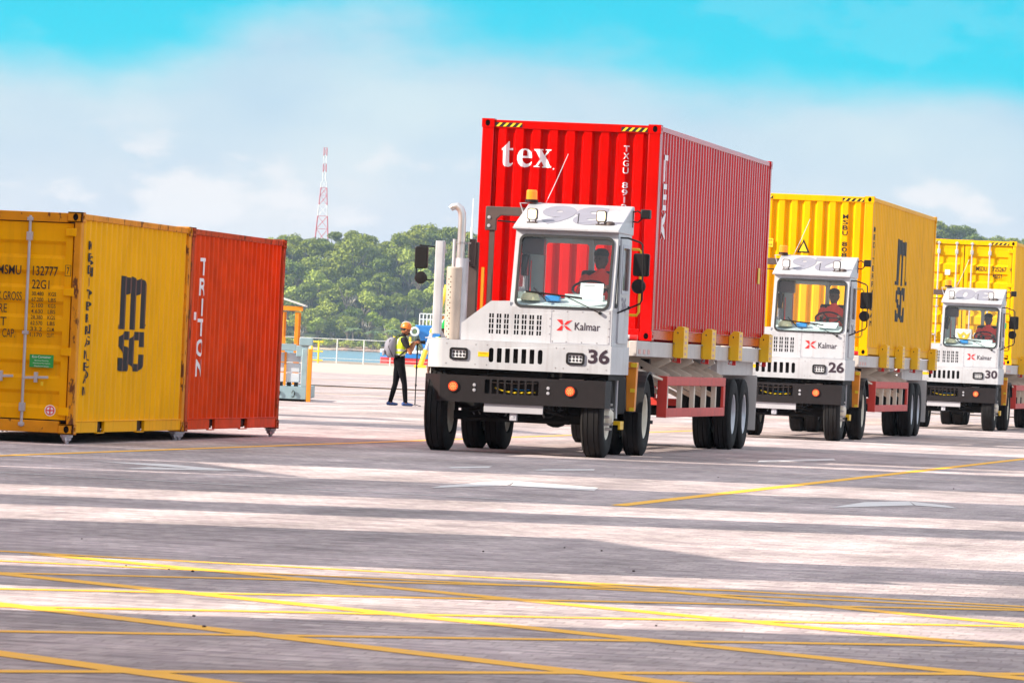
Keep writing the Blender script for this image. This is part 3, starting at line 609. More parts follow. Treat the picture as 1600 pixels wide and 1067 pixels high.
    for x0 in (-.885, .635):
        mb = MB(); plate(mb, [rrect(x0, x0 + .24, 1.180, 1.335, .035)], [rrect(x0 + .028, x0 + .212, 1.206, 1.308, .02)], .018, lambda u, v, w: (u, yf - .008 + w, v)); h = mb.build('head_lamp', mBlack, lb)
        mb = MB(); mb.box(x0 + .03, x0 + .21, yf - .003, yf + .003, 1.208, 1.306); obj('lens', mb.mesh('lens', mLampGlass), h)
        mb = MB()
        for i in range(4):
            for zz, rr in ((1.278, .018), (1.236, .017)): mb.lathe([(.0, -.002), (rr, -.002), (rr, .001)], (x0 + .052 + i * .045, yf - .004, zz), 'y', 10)
        obj('led_array', mb.mesh('led_array', mLampDark), h)
    mb = MB(); mb.box(-.515, -.375, yf - .003, yf - .0005, 1.232, 1.292); mb.build('yellow_sticker', mYel, lb)
    plane_text('lettering', lb, mBlackTxt, 'CAUTION', lambda u, z: (u, yf - .0045, z), -.50, -.40, 1.268, 1.282)
    mb = MB()
    for x in (-.93, -.55, -.40, .50, .60, .92, 1.16):
        for z in (1.13, 1.385): mb.lathe([(0, -.004), (.007, -.003), (.009, .0)], (x, yf, z), 'y', 8)
    obj('rivets', mb.mesh('rivets', mSteel), lb)
    # hood and cab lower front
    yh = -3.36
    louv = []
    for x0, n in ((-.415, 3), (-.085, 4)):
        for i in range(n):
            for c in range(2):
                for r in range(4):
                    u = x0 + i * .098 + c * .036; v = 1.535 + r * .068; louv.append(rect(u, u + .024, v, v + .055))
    hp = [(-.775, 1.437), (1.185, 1.437), (1.185, 1.90), (-.150, 1.90), (-.150, 1.965), (-.40, 1.955), (-.775, 1.655)]
    mb = MB(); plate(mb, [hp], louv, .012, lambda u, v, w: (u, yh + .006 + w, v))
    hd = B('front_panel', mb, mWhite, bevel=.003)
    mb = MB(); mb.box(-.46, .34, yh + .06, yh + .08, 1.50, 1.84); mb.build('louvre_backing', mBlack, hd)
    mb = MB(); q = [(-.775, 1.437), (-.775, 1.655), (-.40, 1.955), (-.172, 1.963)]
    for (a, b), (c, d) in zip(q, q[1:]):
        mb.add([(a, yh + .0125, b), (c, yh + .0125, d), (c, -2.05, d), (a, -2.05, b), (a + .012, yh + .0125, b - .012), (c + .012, yh + .0125, d - .012), (c + .012, -2.05, d - .012), (a + .012, -2.05, b - .012)], [(0, 1, 2, 3), (7, 6, 5, 4), (0, 4, 5, 1), (2, 6, 7, 3)])
    plate(mb, [[(-.765, 1.437), (-.172, 1.437), (-.172, 1.95), (-.40, 1.943), (-.765, 1.645)]], [], .01, lambda u, v, w: (u, -2.05 + w, v))
    B('hood', mb, mWhite, smooth=20)
    mb = MB()
    for x in (.42, .60, .80, 1.0, 1.15):
        for z in (1.47, 1.86): mb.lathe([(0, -.004), (.007, -.003), (.009, .0)], (x, yh, z), 'y', 8)
    for z in (1.56, 1.66, 1.76): mb.lathe([(0, -.004), (.007, -.003), (.009, .0)], (1.15, yh, z), 'y', 8); mb.lathe([(0, -.004), (.007, -.003), (.009, .0)], (.38, yh, z), 'y', 8)
    obj('rivets', mb.mesh('rivets', mSteel), hd)
    mb = MB(); plate(mb, [rect(.395, 1.165, 1.45, 1.885)], [rect(.400, 1.160, 1.455, 1.880)], .002, lambda u, v, w: (u, yh - .001 + w, v)); obj('panel_seam', mb.mesh('panel_seam', mGreyTxt), hd)
    # upper cab
    SL = .25
    fr = lambda u, v, w: (u, -3.335 + (v - 1.895) * SL + w, v)
    ws = rrect(-.085, 1.125, 1.905, 2.825, .075, 6)
    mb = MB(); plate(mb, [rect(-.155, 1.185, 1.885, 2.90)], [ws], .03, fr)
    B('windshield_frame', mb, mWhite, bevel=.004)
    mb = MB(); plate(mb, [rrect(-.100, 1.140, 1.890, 2.840, .09, 6)], [rrect(-.068, 1.108, 1.922, 2.808, .065, 6)], .02, lambda u, v, w: fr(u, v, w - .022)); B('windshield_seal', mb, mSeal)
    mb = MB(); mb.add([fr(-.08, 1.91, 0), fr(1.12, 1.91, 0), fr(1.12, 2.82, 0), fr(-.08, 2.82, 0)], [(0, 1, 2, 3)]); B('windshield', mb, mGlass, smooth=0)
    side = [(-3.33, 1.437), (-1.95, 1.437), (-1.95, 2.90), (-3.085, 2.90), (-3.335, 1.90)]
    qw = [(-3.20, 1.93), (-3.00, 1.93), (-3.00, 2.72), (-3.02, 2.74)]
    dw = rrect(-2.80, -2.22, 2.14, 2.74, .04)
    for s, x in ((1, 1.185), (-1, -.155)):
        mb = MB(); plate(mb, [side], [qw, rrect(-2.84, -2.18, 2.10, 2.78, .03)], .025, lambda u, v, w: (x - s * .0125 + w, u, v)); B('cab_side', mb, mWhite, bevel=.004)
        mb = MB(); mb.add([(x - s * .012, *p) for p in qw], [(0, 1, 2, 3)]); B('quarter_window', mb, mGlass, smooth=0)
        mb = MB(); plate(mb, [qw], [[(-3.175, 1.95), (-3.02, 1.95), (-3.02, 2.68)]], .01, lambda u, v, w: (x + s * .006 + w, u, v)); B('quarter_window_seal', mb, mSeal)
        mb = MB(); plate(mb, [rrect(-2.93, -2.06, 1.48, 2.83, .03)], [dw], .02, lambda u, v, w: (x + s * .011 + w, u, v)); d = B('cab_door', mb, mWhite, bevel=.004)
        mb = MB(); plate(mb, [rrect(-2.82, -2.20, 2.12, 2.76, .05)], [rrect(-2.775, -2.245, 2.165, 2.715, .03)], .012, lambda u, v, w: (x + s * .024 + w, u, v)); obj('window_frame', mb.mesh('window_frame', mGalv), d)
        mb = MB(); mb.add([(x, -2.79, 2.15), (x, -2.23, 2.15), (x, -2.23, 2.73), (x, -2.79, 2.73)], [(0, 1, 2, 3)]); obj('window_pane', mb.mesh('window_pane', mGlass, 0), d)
        mb = MB(); mb.box(x + s * .021 - .008, x + s * .021 + .016, -2.20, -2.08, 1.93, 1.97); obj('door_handle', mb.mesh('door_handle', mBlack), d)
    mb = MB(); plate(mb, [rect(-.142, 1.172, 1.437, 2.90)], [rrect(.06, .63, 2.05, 2.76, .04), rrect(.71, 1.08, 2.05, 2.76, .04)], .025, lambda u, v, w: (u, -1.9625 + w, v)); B('cab_rear', mb, [mWhiteIn], bevel=.004)
    mb = MB(); mb.box(-.14, 1.17, -3.30, -1.98, 1.44, 1.47); B('cab_floor', mb, mBlack)
    mb = MB(); mb.box(-.141, -.135, -3.03, -2.9, 1.5, 2.9); mb.box(-.141, -.130, -2.17, -1.98, 1.5, 2.88); mb.box(1.155, 1.165, -2.17, -1.98, 1.5, 2.88); mb.box(-.13, 1.16, -3.05, -1.99, 2.86, 2.875); B('cab_lining', mb, mWhiteIn)
    mb = MB(); mb.add([fr(-.13, 1.915, .03), fr(1.16, 1.915, .03), (1.16, -2.92, 2.03), (-.13, -2.92, 2.03), (1.16, -2.88, 1.6), (-.13, -2.88, 1.6)], [(0, 1, 2, 3), (3, 2, 4, 5)]); mb.box(.50, 1.0, -3.0, -2.86, 2.0, 2.09); mb.box(-.12, .06, -2.98, -2.5, 1.6, 2.10); B('dashboard', mb, mDash, smooth=40)
    mb = MB(); mb.box(-.09, .20, -3.02, -2.82, 2.58, 2.80); mb.box(-.10, -.02, -2.95, -2.8, 2.30, 2.58); B('control_unit', mb, mLampDark, bevel=.02)
    mb = MB(); mb.tube([(-.05, -3.06, 2.58), (-.07, -3.08, 2.42), (-.03, -3.09, 2.28), (.0, -3.08, 2.42), (.01, -3.07, 2.56)], .010, 6); mb.tube([(.02, -3.07, 2.6), (.03, -3.09, 2.3), (.04, -3.1, 2.05)], .006, 6); B('cable_loop', mb, mBlack)
    mb = MB(); mb.box(.035, .045, -3.0, -2.99, 1.98, 2.50); mb.box(.05, .06, -2.0, -1.99, 1.6, 2.8); B('red_strap', mb, mRedP)
    mb = MB(); mb.box(.64, .70, -2.03, -1.985, 1.5, 2.85); B('rear_pillar', mb, mWhiteIn)
    mb = MB(); c = Vector((.78, -2.78, 2.17)); ax = Vector((0, -.55, 1)).normalized(); e1 = Vector((1, 0, 0)); e2 = ax.cross(e1)
    mb.tube([c + (e1 * math.cos(2 * math.pi * k / 28) + e2 * math.sin(2 * math.pi * k / 28)) * .215 for k in range(29)], .016, 8)
    for k in (0, 9.3, 18.6): mb.cyl(c, c + (e1 * math.cos(2 * math.pi * k / 28) + e2 * math.sin(2 * math.pi * k / 28)) * .21, .012, n=6)
    mb.cyl(c + ax * .01, c - ax * .35, .03, n=10); B('steering_wheel', mb, mBlack)
    mb = MB(); mb.box(.56, 1.08, -2.62, -2.12, 1.86, 1.98); mb.box(.56, 1.08, -2.14, -2.03, 1.95, 2.42); B('driver_seat', mb, mBlack, bevel=.04)
    mb = MB(); mb.tube([(.30, -3.27, 1.99), (.20, -3.22, 2.08), (.12, -3.2, 2.15)], .012, 6); B('sun_stalk', mb, mBlack)
    # windshield wipers
    mb = MB(); f2 = lambda u, v, w=-.035: fr(u, v, w)
    mb.bar(f2(1.02, 1.86), f2(.55, 2.06), .016, .010); mb.bar(f2(.04, 2.10), f2(.78, 2.04), .012, .018); mb.bar(f2(.04, 2.09, -.02), f2(.78, 2.03, -.02), .008, .008); mb.cyl(f2(1.03, 1.855, -.05), f2(1.03, 1.855, 0), .022, n=10); B('wiper', mb, mBlack)
    # roof wedge
    mb = MB(); mb.prism([(-3.16, 2.895), (-1.92, 2.895), (-1.92, 3.275), (-2.02, 3.275), (-3.16, 2.945)], 'x', -.185, 1.20); rf = B('cab_roof', mb, mWhite, bevel=.012)
    RS = lambda u, t, h=0.0: (u, -3.16 + 1.14 * t, 2.945 + .33 * t + h)
    mb = MB(); mb.box(-.19, 1.19, -3.185, -3.161, 2.905, 2.925); mb.build('rain_gutter', mWhite, rf)
    for x, t in ((.03, .14), (.93, .16)):
        p = RS(x, t); mb = MB(); mb.prism(rrect(x - .065, x + .065, p[2] + .035, p[2] + .185, .03, 4), 'y', p[1] - .03, p[1] + .06); mb.box(x - .05, x - .035, p[1] - .0, p[1] + .03, p[2] - .005, p[2] + .05); mb.box(x + .035, x + .05, p[1] - .0, p[1] + .03, p[2] - .005, p[2] + .05); mb.box(x - .07, x + .07, p[1] - .03, p[1] + .04, p[2] - .01, p[2] + .01); B('work_lamp', mb, mBrown, bevel=.006)
    p = RS(1.04, .19); mb = MB(); mb.lathe([(.065, 0), (.06, .035), (.03, .05), (0, .05)], (p[0], p[1], p[2] - .01), 'z', 14); B('antenna_puck', mb, mBrown)
    p = RS(.62, .18); mb = MB(); mb.cyl(p, (p[0] + .01, p[1], p[2] + .13), .007, n=6); B('stub_antenna', mb, mBlack)
    # beacon, whip antenna, camera
    mb = MB(); mb.tube([(-.19, -2.05, 2.95), (-.30, -2.05, 3.26), (-.02, -2.05, 3.27), (-.02, -2.05, 3.20)], .011, 6); B('beacon_bracket', mb, mGalv)
    mb = MB(); mb.lathe([(.0, .0), (.075, .0), (.072, .11), (.06, .125), (0, .125)], (-.15, -2.05, 3.315), 'z', 18); bc = B('beacon', mb, mAmber)
    mb = MB(); mb.lathe([(.0, .0), (.085, .0), (.085, .035), (0, .036)], (-.15, -2.05, 3.278), 'z', 18); mb.build('beacon_base', mBlack, bc)
    mb = MB(); mb.tube([(.02, -2.0, 3.25), (.15, -2.0, 3.55), (.30, -2.0, 3.93)], .005, 6); B('whip_antenna', mb, mGalv)
    mb = MB(); mb.box(1.31, 1.43, -2.12, -1.95, 3.12, 3.24); cmx = B('side_camera', mb, mBlack, bevel=.012)
    mb = MB(); mb.tube([(1.20, -2.05, 3.2), (1.26, -2.05, 3.22), (1.32, -2.05, 3.18)], .010, 6); mb.tube([(1.20, -2.05, 3.08), (1.27, -2.05, 3.07), (1.33, -2.05, 3.13)], .010, 6); mb.cyl((1.2, -2.05, 3.0), (1.2, -2.05, 3.22), .012, n=6); mb.build('camera_bracket', mBlack, cmx)
    # left deck: post, mirror, muffler, exhaust
    mb = MB(); mb.prism(rrect(-1.19, -1.075, -3.21, -3.10, .02, 3), 'z', 1.50, 2.70); mb.prism([(-1.26, -3.27), (-.98, -3.27), (-.98, -3.03), (-1.26, -3.03)], 'z', 1.4355, 1.45); mb.add([(-1.25, -3.15, 1.45), (-1.19, -3.15, 1.52), (-1.19, -3.15, 1.45), (-1.0, -3.15, 1.45), (-1.075, -3.15, 1.56), (-1.075, -3.15, 1.45)], [(0, 1, 2), (3, 4, 5)]); B('mirror_post', mb, mWhite, bevel=.004)
    mb = MB(); mb.prism(rrect(-1.465, -1.295, 2.335, 2.625, .03, 4), 'y', -3.17, -3.10); ml = B('left_mirror', mb, mBlack, bevel=.012)
    mb = MB(); mb.lathe([(0, .0), (.07, .005), (.082, .03), (.075, .05), (0, .055)], (-1.375, -3.17, 2.215), 'y', 20); obj('round_mirror', mb.mesh('round_mirror', mBlack), ml)
    mb = MB(); mb.tube([(-1.19, -3.12, 2.62), (-1.40, -3.14, 2.635), (-1.44, -3.14, 2.60), (-1.44, -3.14, 2.20), (-1.40, -3.14, 2.19), (-1.19, -3.12, 2.19)], .010, 6); obj('mirror_arm', mb.mesh('mirror_arm', mBlack), ml)
    mx, my = -1.01, -2.62
    mb = MB(); mb.lathe([(.0, 0), (.10, 0), (.10, .93), (.085, .945), (0, .945)], (mx - .02, my, 1.437), 'z', 24); mf = B('muffler', mb, mMuff)
    mb = MB()
    for k in range(24):
        t = R(238 + (16 if k % 2 else 0)); z = 1.47 + k * .034; mb.lathe([(0, -.0), (.0075, -.0)], (0, 0, 0), 'y', 6) if False else None
        c = Vector((mx - .02 + .1005 * math.cos(t), my + .1005 * math.sin(t), z)); nrm = Vector((math.cos(t), math.sin(t), 0)); mb.cyl(c - nrm * .002, c + nrm * .0015, .0085, n=7)
    obj('perforations', mb.mesh('perforations', mBlack), mf)
    mb = MB(); mb.cyl((mx + .055, my + .12, 1.437), (mx + .055, my + .12, 2.50), .088, n=18); B('exhaust_stack', mb, mGalv)
    pth = [(mx + .03, my + .12, 2.35), (mx + .03, my + .12, 3.0), (mx + .025, my + .12, 3.08), (mx + .0, my + .12, 3.14), (mx - .045, my + .12, 3.175), (mx - .10, my + .12, 3.165), (mx - .13, my + .12, 3.145)]
    mb = MB(); mb.tube(pth, .050, 16, rad=[.055, .05, .05, .05, .05, .046, .040]); ex = B('exhaust_pipe', mb, mChrome)
    mb = MB()
    for z in (2.47, 2.70): mb.lathe([(.058, -.012), (.062, -.012), (.062, .012), (.058, .012)], (mx + .03, my + .12, z), 'z', 16); mb.box(mx + .08, mx + .16, my + .11, my + .13, z - .01, z + .01)
    obj('pipe_clamps', mb.mesh('pipe_clamps', mSteel), ex)
    mb = MB(); mb.cyl((mx - .10, my + .35, 1.44), (mx - .10, my + .35, 2.75), .03, .022, n=10); B('air_pipe', mb, mWhite)
    mb = MB(); mb.box(mx + .09, mx + .235, my + .30, my + .36, 1.44, 2.72); mb.box(mx + .12, mx + .20, my + .22, my + .30, 2.40, 2.76); B('heat_plate', mb, mBrown, bevel=.01)
    mb = MB(); mb.box(mx + .245, mx + .28, my + .5, my + .56, 1.44, 2.40); B('stack_support', mb, mOrange)
    # arch behind the cab
    mb = MB(); mb.prism([(-.76, 3.19), (-.75, 3.205), (-.17, 3.205), (-.17, 3.09), (-.56, 3.09), (-.615, 3.04), (-.615, 2.89), (-.76, 2.89)], 'y', -2.02, -1.95); ar = B('hose_arch', mb, mBrown, bevel=.008)
    mb = MB()
    for z in (2.95, 3.06): mb.lathe([(0, -.012), (.02, -.01), (.024, 0)], (-.71, -2.02, z), 'y', 10)
    obj('bolt_caps', mb.mesh('bolt_caps', mRimS), ar)
    mb = MB(); mb.box(-.70, -.635, -2.0, -1.96, 1.44, 2.889); B('arch_post', mb, mBrown)
    mb = MB(); mb.cyl((-.60, -2.0, 3.02), (-.17, -2.0, 3.0), .010, n=6); B('air_line', mb, mBlack)
    # right mirror and handles
    mb = MB(); mb.prism(rrect(1.375, 1.585, 2.355, 2.650, .03, 4), 'y', -3.02, -2.95); mr = B('right_mirror', mb, mBlack, bevel=.012)
    mb = MB(); mb.lathe([(0, .0), (.08, .005), (.095, .03), (.088, .05), (0, .055)], (1.455, -3.02, 2.225), 'y', 20); obj('round_mirror', mb.mesh('round_mirror', mBlack), mr)
    mb = MB(); mb.tube([(1.20, -3.05, 2.84), (1.30, -3.03, 2.84), (1.46, -3.04, 2.79), (1.495, -3.05, 2.76), (1.51, -3.05, 2.50), (1.515, -3.05, 2.05), (1.49, -3.05, 2.0), (1.20, -3.05, 1.87)], .012, 8); obj('mirror_arm', mb.mesh('mirror_arm', mBlack), mr)
    for s, x in ((1, 1.19), (-1, -.16)):
        if s > 0: mb = MB(); mb.tube([(x, -1.90, 2.72), (x + .09, -1.90, 2.72), (x + .12, -1.90, 2.69), (x + .12, -1.90, 1.90), (x + .09, -1.90, 1.86), (x, -1.90, 1.86)], .018, 8); B('grab_handle', mb, mYel)
    # orange brackets and steps, fenders, fifth wheel
    for s in (-1, 1):
        mb = MB(); mb.box(*sorted((s * .93, s * 1.275)), -1.62, -1.44, 1.165, 1.245); mb.prism([(s * 1.135, 1.164), (s * 1.275, 1.164), (s * 1.262, .60), (s * 1.155, .60)], 'y', -1.60, -1.46); B('orange_bracket', mb, mOrange, bevel=.008)
        for x1_, y0_, z0_, z1_ in ((1.279, -1.63, 1.18, 1.235), (1.26, -1.615, .85, .90), (1.26, -1.615, .605, .65)): mb = MB(); mb.box(*sorted((s * 1.20, s * x1_)), y0_, -1.601, z0_, z1_); B('bracket_reflector', mb, mYelB)
        mb = MB(); mb.box(*sorted((s * 1.0, s * 1.20)), -2.35, -2.05, .42, .47); mb.box(*sorted((s * 1.17, s * 1.20)), -2.35, -2.05, .36, .42); B('cab_step', mb, mYel, bevel=.004)
        mb = MB(); mb.box(*sorted((s * .70, s * 1.05)), -2.4, -1.0, .55, 1.05); B('side_tank', mb, mFrame, bevel=.03)
        mb = MB(); mb.box(*sorted((s * 1.08, s * 1.10)), -2.1, -2.0, .5, 1.06); B('tank_plate', mb, mGalv)
        arcp = [(YD + (TR + .07) * math.cos(R(a)), TR + (TR + .07) * math.sin(R(a))) for a in range(25, 176, 15)]; arci = [(YD + (TR + .055) * math.cos(R(a)), TR + (TR + .055) * math.sin(R(a))) for a in range(175, 24, -15)]
        mb = MB(); x0, x1 = sorted((s * .62, s * 1.25))
        for k in range(len(arcp) - 1):
            a, b = arcp[k], arcp[k + 1]; mb.add([(x0, *a), (x1, *a), (x1, *b), (x0, *b), (x1, a[0], a[1] - .03), (x1, b[0], b[1] - .03)], [(0, 1, 2, 3), (1, 4, 5, 2)])
        B('fender', mb, mBlack, smooth=50)
    mb = MB(); mb.box(-.45, .45, -.6, .45, 1.02, 1.12); mb.box(-.3, .3, -.4, .3, .98, 1.02); B('fifth_wheel', mb, mFrame, bevel=.02)

def tractor_marks(root, num, lit):
    RS = lambda u, t, h=.0: (u, -3.16 + 1.14 * t, 2.945 + .33 * t + h)
    # roof number, painted to be read from behind
    plane_text('roof_number', root, mGreyTxt, num, lambda u, z: RS(1.16 - u, 1 - z, .004), .25, 1.09, .10, .90, .06)
    plane_text('front_number', root, mInk, num, lambda u, z: (u, -3.5045, z), .92, 1.195, 1.205, 1.39, .03)
    plane_text('door_number', root, mGreyTxt, num, lambda u, z: (1.185 + .0245, u, z), -2.78, -2.34, 1.88, 2.08, .03)
    y = -3.3645
    K = [[(.465, 1.755), (.555, 1.755), (.58, 1.70), (.565, 1.684)], [(.465, 1.612), (.555, 1.612), (.58, 1.664), (.565, 1.680)], [(.478, 1.690), (.56, 1.683), (.478, 1.675)]]
    K = [[(.468, 1.752), (.540, 1.752), (.552, 1.692), (.535, 1.686)], [(.468, 1.612), (.540, 1.612), (.552, 1.672), (.535, 1.679)], [(.562, 1.688), (.600, 1.735), (.672, 1.752), (.60, 1.69)], [(.562, 1.676), (.600, 1.630), (.672, 1.612), (.60, 1.674)]]
    plane_text('logo', root, mRedTxt, '', lambda u, z: (u, y, z), 0, 0, 0, 0, shape=shape_mesh(K))
    plane_text('lettering', root, mInk, 'Kalmar', lambda u, z: (u, y, z), .705, 1.035, 1.625, 1.725, .004)
    for x, t in ((.03, .14), (.93, .16)):
        p = RS(x, t); mb = MB(); mb.prism(rrect(x - .052, x + .052, p[2] + .048, p[2] + .172, .025, 4), 'y', p[1] - .034, p[1] - .0305); mb.build('work_lamp_lens', mSpotOn if lit else mLampGlass, root)

# ------------------------------------------------------------------ skeletal trailer
def trailer(root):
    B = lambda name, mb, m, **k: mb.build(name, m, root, **k)
    for s in (-1, 1):
        mb = MB(); mb.box(s * .48 - .06, s * .48 + .06, -.9, 12.0, 1.38, 1.53); mb.box(s * .48 - .015, s * .48 + .015, .9, 12.0, .98, 1.38); mb.box(s * .48 - .06, s * .48 + .06, .9, 12.0, .95, .98); B('main_beam', mb, mCream, bevel=.006)
        mb = MB(); mb.box(*sorted((s * 1.10, s * 1.205)), -1.2, 12.1, 1.325, 1.53); B('side_rail', mb, mCream, bevel=.008)
        for k, y in enumerate((2.35, 5.25, 8.25, 11.85)):
            mb = MB(); x0, x1 = sorted((s * 1.212, s * 1.40))
            poly = [(s * 1.20, 1.33), (s * 1.325, 1.33), (s * 1.325, 1.79), (s * 1.285, 1.80), (s * 1.235, 1.72), (s * 1.235, 1.55), (s * 1.20, 1.545)]
            poly = [(s * 1.235, 1.33), (s * 1.36, 1.33), (s * 1.36, 1.75), (s * 1.325, 1.765), (s * 1.275, 1.765), (s * 1.212, 1.69), (s * 1.212, 1.535), (s * 1.235, 1.535)]
            plate(mb, [poly], [ell(s * 1.272, 1.675, .012, .014, 12)], .02, lambda u, v, w: (u, y - .21 + w, v)); plate(mb, [poly], [], .02, lambda u, v, w: (u, y + .21 + w, v))
            mb.box(*sorted((s * 1.34, s * 1.361)), y - .199, y + .199, 1.331, 1.75); mb.box(*sorted((s * 1.275, s * 1.325)), y - .199, y + .199, 1.745, 1.764); mb.box(*sorted((s * 1.206, s * 1.234)), y - .199, y + .199, 1.34, 1.52)
            g = B('container_guide', mb, mYel, bevel=.006)
            mb = MB(); mb.box(*sorted((s * 1.2715, s * 1.2725)), y - .198, y - .19, 1.66, 1.69); mb.box(*sorted((s * 1.262, s * 1.282)), y - .185, y - .18, 1.66, 1.69); obj('guide_hole', mb.mesh('guide_hole', mBlack), g)
            mb = MB()
            for i in range(5): mb.box(*sorted((s * 1.3612, s * 1.3635)), y - .11, y + .06, 1.37 + i * .078, 1.405 + i * .078)
            obj('reflective_patches', mb.mesh('reflective_patches', mPatch), g)
            mb = MB(); mb.box(*sorted((s * 1.26, s * 1.31)), y - .12, y - .06, 1.26, 1.33); mb.tube([(s * 1.23, y - .1, 1.33), (s * 1.2, y - .12, 1.28), (s * 1.27, y - .1, 1.27)], .008, 6); obj('side_marker', mb.mesh('side_marker', mRedP), g)
        for i in range(3): mb = MB(); mb.box(*sorted((s * 1.2055, s * 1.209)), -1.05 + i * .42, -.85 + i * .42, 1.36, 1.42); B('rail_reflector', mb, mPatch)
        # struts between the frame and the guard
        for k in range(6):
            y = 1.9 + k * 1.12
            mb = MB(); mb.bar((s * .56, y, 1.36), (s * 1.20, y, 1.06), .08, .05, upv=(0, 1, 0)); B('strut', mb, mTan)
        for k in range(3):
            y = 2.1 + k * 2.3
            mb = MB(); mb.bar((s * .62, y, 1.02), (s * 1.18, y, 1.31), .08, .07, upv=(0, 1, 0)); B('strut', mb, mTan)
        mb = MB(); mb.bar((s * .49, -.2, 1.36), (s * 1.16, 1.62, 1.02), .05, .03); B('strut', mb, mTan)
        # side guard
        mb = MB(); x0, x1 = sorted((s * 1.195, s * 1.235))
        mb.box(x0, x1, 1.64, 7.70, .945, 1.07); mb.box(x0, x1, 1.64, 7.70, .51, .635); mb.box(x0, x1, 7.50, 7.70, .636, .944); mb.box(*sorted((s * 1.10, s * 1.237)), 1.58, 1.639, .505, 1.075)
        g = B('side_guard', mb, mGuard, bevel=.008)
        for y in (1.9, 3.3, 4.6, 5.8, 6.9):
            mb = MB(); mb.box(*sorted((s * 1.13, s * 1.194)), y, y + .12, .52, 1.06); mb.bar((s * 1.15, y + .12, .80), (s * .62, y + .5, 1.02), .04, .06); obj('guard_post', mb.mesh('guard_post', mTan), g)
        mb = MB(); mb.box(*sorted((s * 1.0, s * 1.09)), 7.75, 11.95, 1.11, 1.322); B('rear_panel', mb, mCream, bevel=.006)
        mb = MB(); mb.box(*sorted((s * .60, s * 1.24)), 11.3, 11.32, .28, 1.12); B('mud_flap', mb, mCream)
        for yy in (YT - .62, YT + .62): wheel(root, s * 1.075, yy, 'trailer', s); wheel(root, s * .77, yy, 'trailer', s)
        mb = MB(); mb.box(s * .8 - .06, s * .8 + .06, 2.35, 2.5, .45, 1.3); mb.box(s * .8 - .12, s * .8 + .12, 2.3, 2.55, .40, .45); B('landing_leg', mb, mFrame)
    for y in (-.95, .1, 3.0, 6.1, 9.2, 11.95):
        mb = MB(); mb.box(-1.099, 1.099, y - .07, y + .07, 1.39, 1.525); B('cross_member', mb, mCream, bevel=.006)
    for yy in (YT - .62, YT + .62): mb = MB(); mb.cyl((-1.0, yy, TR), (1.0, yy, TR), .075); mb.box(-.55, -.42, yy - .5, yy + .5, .6, .95); mb.box(.42, .55, yy - .5, yy + .5, .6, .95); B('trailer_axle', mb, mFrame)
    mb = MB(); mb.cyl((-.95, -.62, 1.575), (1.02, -.62, 1.575), .035, n=12); B('front_roller', mb, mPlate)
    for s in (-1, 1): mb = MB(); mb.cyl((s * 1.02, -.62, 1.575), (s * 1.12, -.62, 1.575), .040, n=12); B('roller_end', mb, mRedP)
    mb = MB(); mb.box(-1.05, 1.05, 12.101, 12.16, .55, .70); mb.box(-.5, -.42, 12.0, 12.1, .7, 1.4); mb.box(.42, .5, 12.0, 12.1, .7, 1.4); B('rear_bumper', mb, mGuard, bevel=.01)
mPatch = mat('reflective_patch', (.62, .30, .26), .4, var=.3, scale=20)

GRT = 'terminal tractors in the queue'; GRL = 'trailers behind the terminal tractors'
t36 = thing('terminal_tractor', 'white terminal tractor numbered 36 with lit roof lamps, nearest in the queue', 'tractor', tloc(0), -YAW, GRT)
tractor(t36)
l36 = thing('trailer', 'container trailer with yellow guides carrying the red container', 'trailer', tloc(0), -YAW, GRL)
trailer(l36)
t26 = copy_tree(t36); t26.location = tloc(1); tag(t26, 'white terminal tractor numbered 26 in the middle of the queue', 'tractor', GRT)
t30 = copy_tree(t36); t30.location = tloc(2); tag(t30, 'white terminal tractor numbered 30 at the right edge, last in the queue', 'tractor', GRT)
l26 = copy_tree(l36); l26.location = tloc(1); tag(l26, 'container trailer with yellow guides under the yellow container with black logo', 'trailer', GRL)
l30 = copy_tree(l36); l30.location = tloc(2); tag(l30, 'container trailer at the right edge under the container with doors in front', 'trailer', GRL)
for t, n, lit in ((t36, '36', True), (t26, '26', False), (t30, '30', False)): tractor_marks(t, n, lit)

# things lying in the cabs
def in_cab(i, p): return tloc(i) + AX * p[0] + AY * p[1] + Vector((0, 0, p[2]))
def cabthing(i, name, mb, m, label, cat, **k):
    o = mb.build(name, m, None, **k); o.location = tloc(i); o.rotation_euler = (0, 0, -YAW); return tag(o, label, cat)
which = ('the nearest tractor', 'the middle tractor', 'the rearmost tractor')
for i in range(3):
    mb = MB(); mb.box(.27, .46, -3.17, -3.05, 1.985, 2.06); cabthing(i, 'blue_box', mb, mBlueBox, 'small blue box on the dashboard of %s' % which[i], 'box', bevel=.01)
    mb = MB(); mb.lathe([(.13, 0), (.125, .03), (.10, .08), (.06, .11), (0, .12)], (.07, -3.10, 1.985), 'z', 16); cabthing(i, 'hard_hat', mb, mat('pale_hard_hat', (.72, .70, .42), .4), 'pale hard hat behind the windshield of %s' % which[i], 'hard hat')
mb = MB(); fr = lambda u, v, w: (u, -3.335 + (v - 1.895) * .25 + w, v); mb.add([fr(.74, 2.03, .012), fr(1.04, 2.03, .012), fr(1.04, 2.235, .012), fr(.74, 2.235, .012)], [(0, 1, 2, 3)]); mb.add([fr(.77, 2.20, .010), fr(.93, 2.20, .010), fr(.93, 2.206, .010), fr(.77, 2.206, .010)], [(0, 1, 2, 3)], 1)
cabthing(0, 'paper_notice', mb, [mPaper, mInk], 'paper notice taped inside the windshield of tractor 36', 'paper', smooth=0)
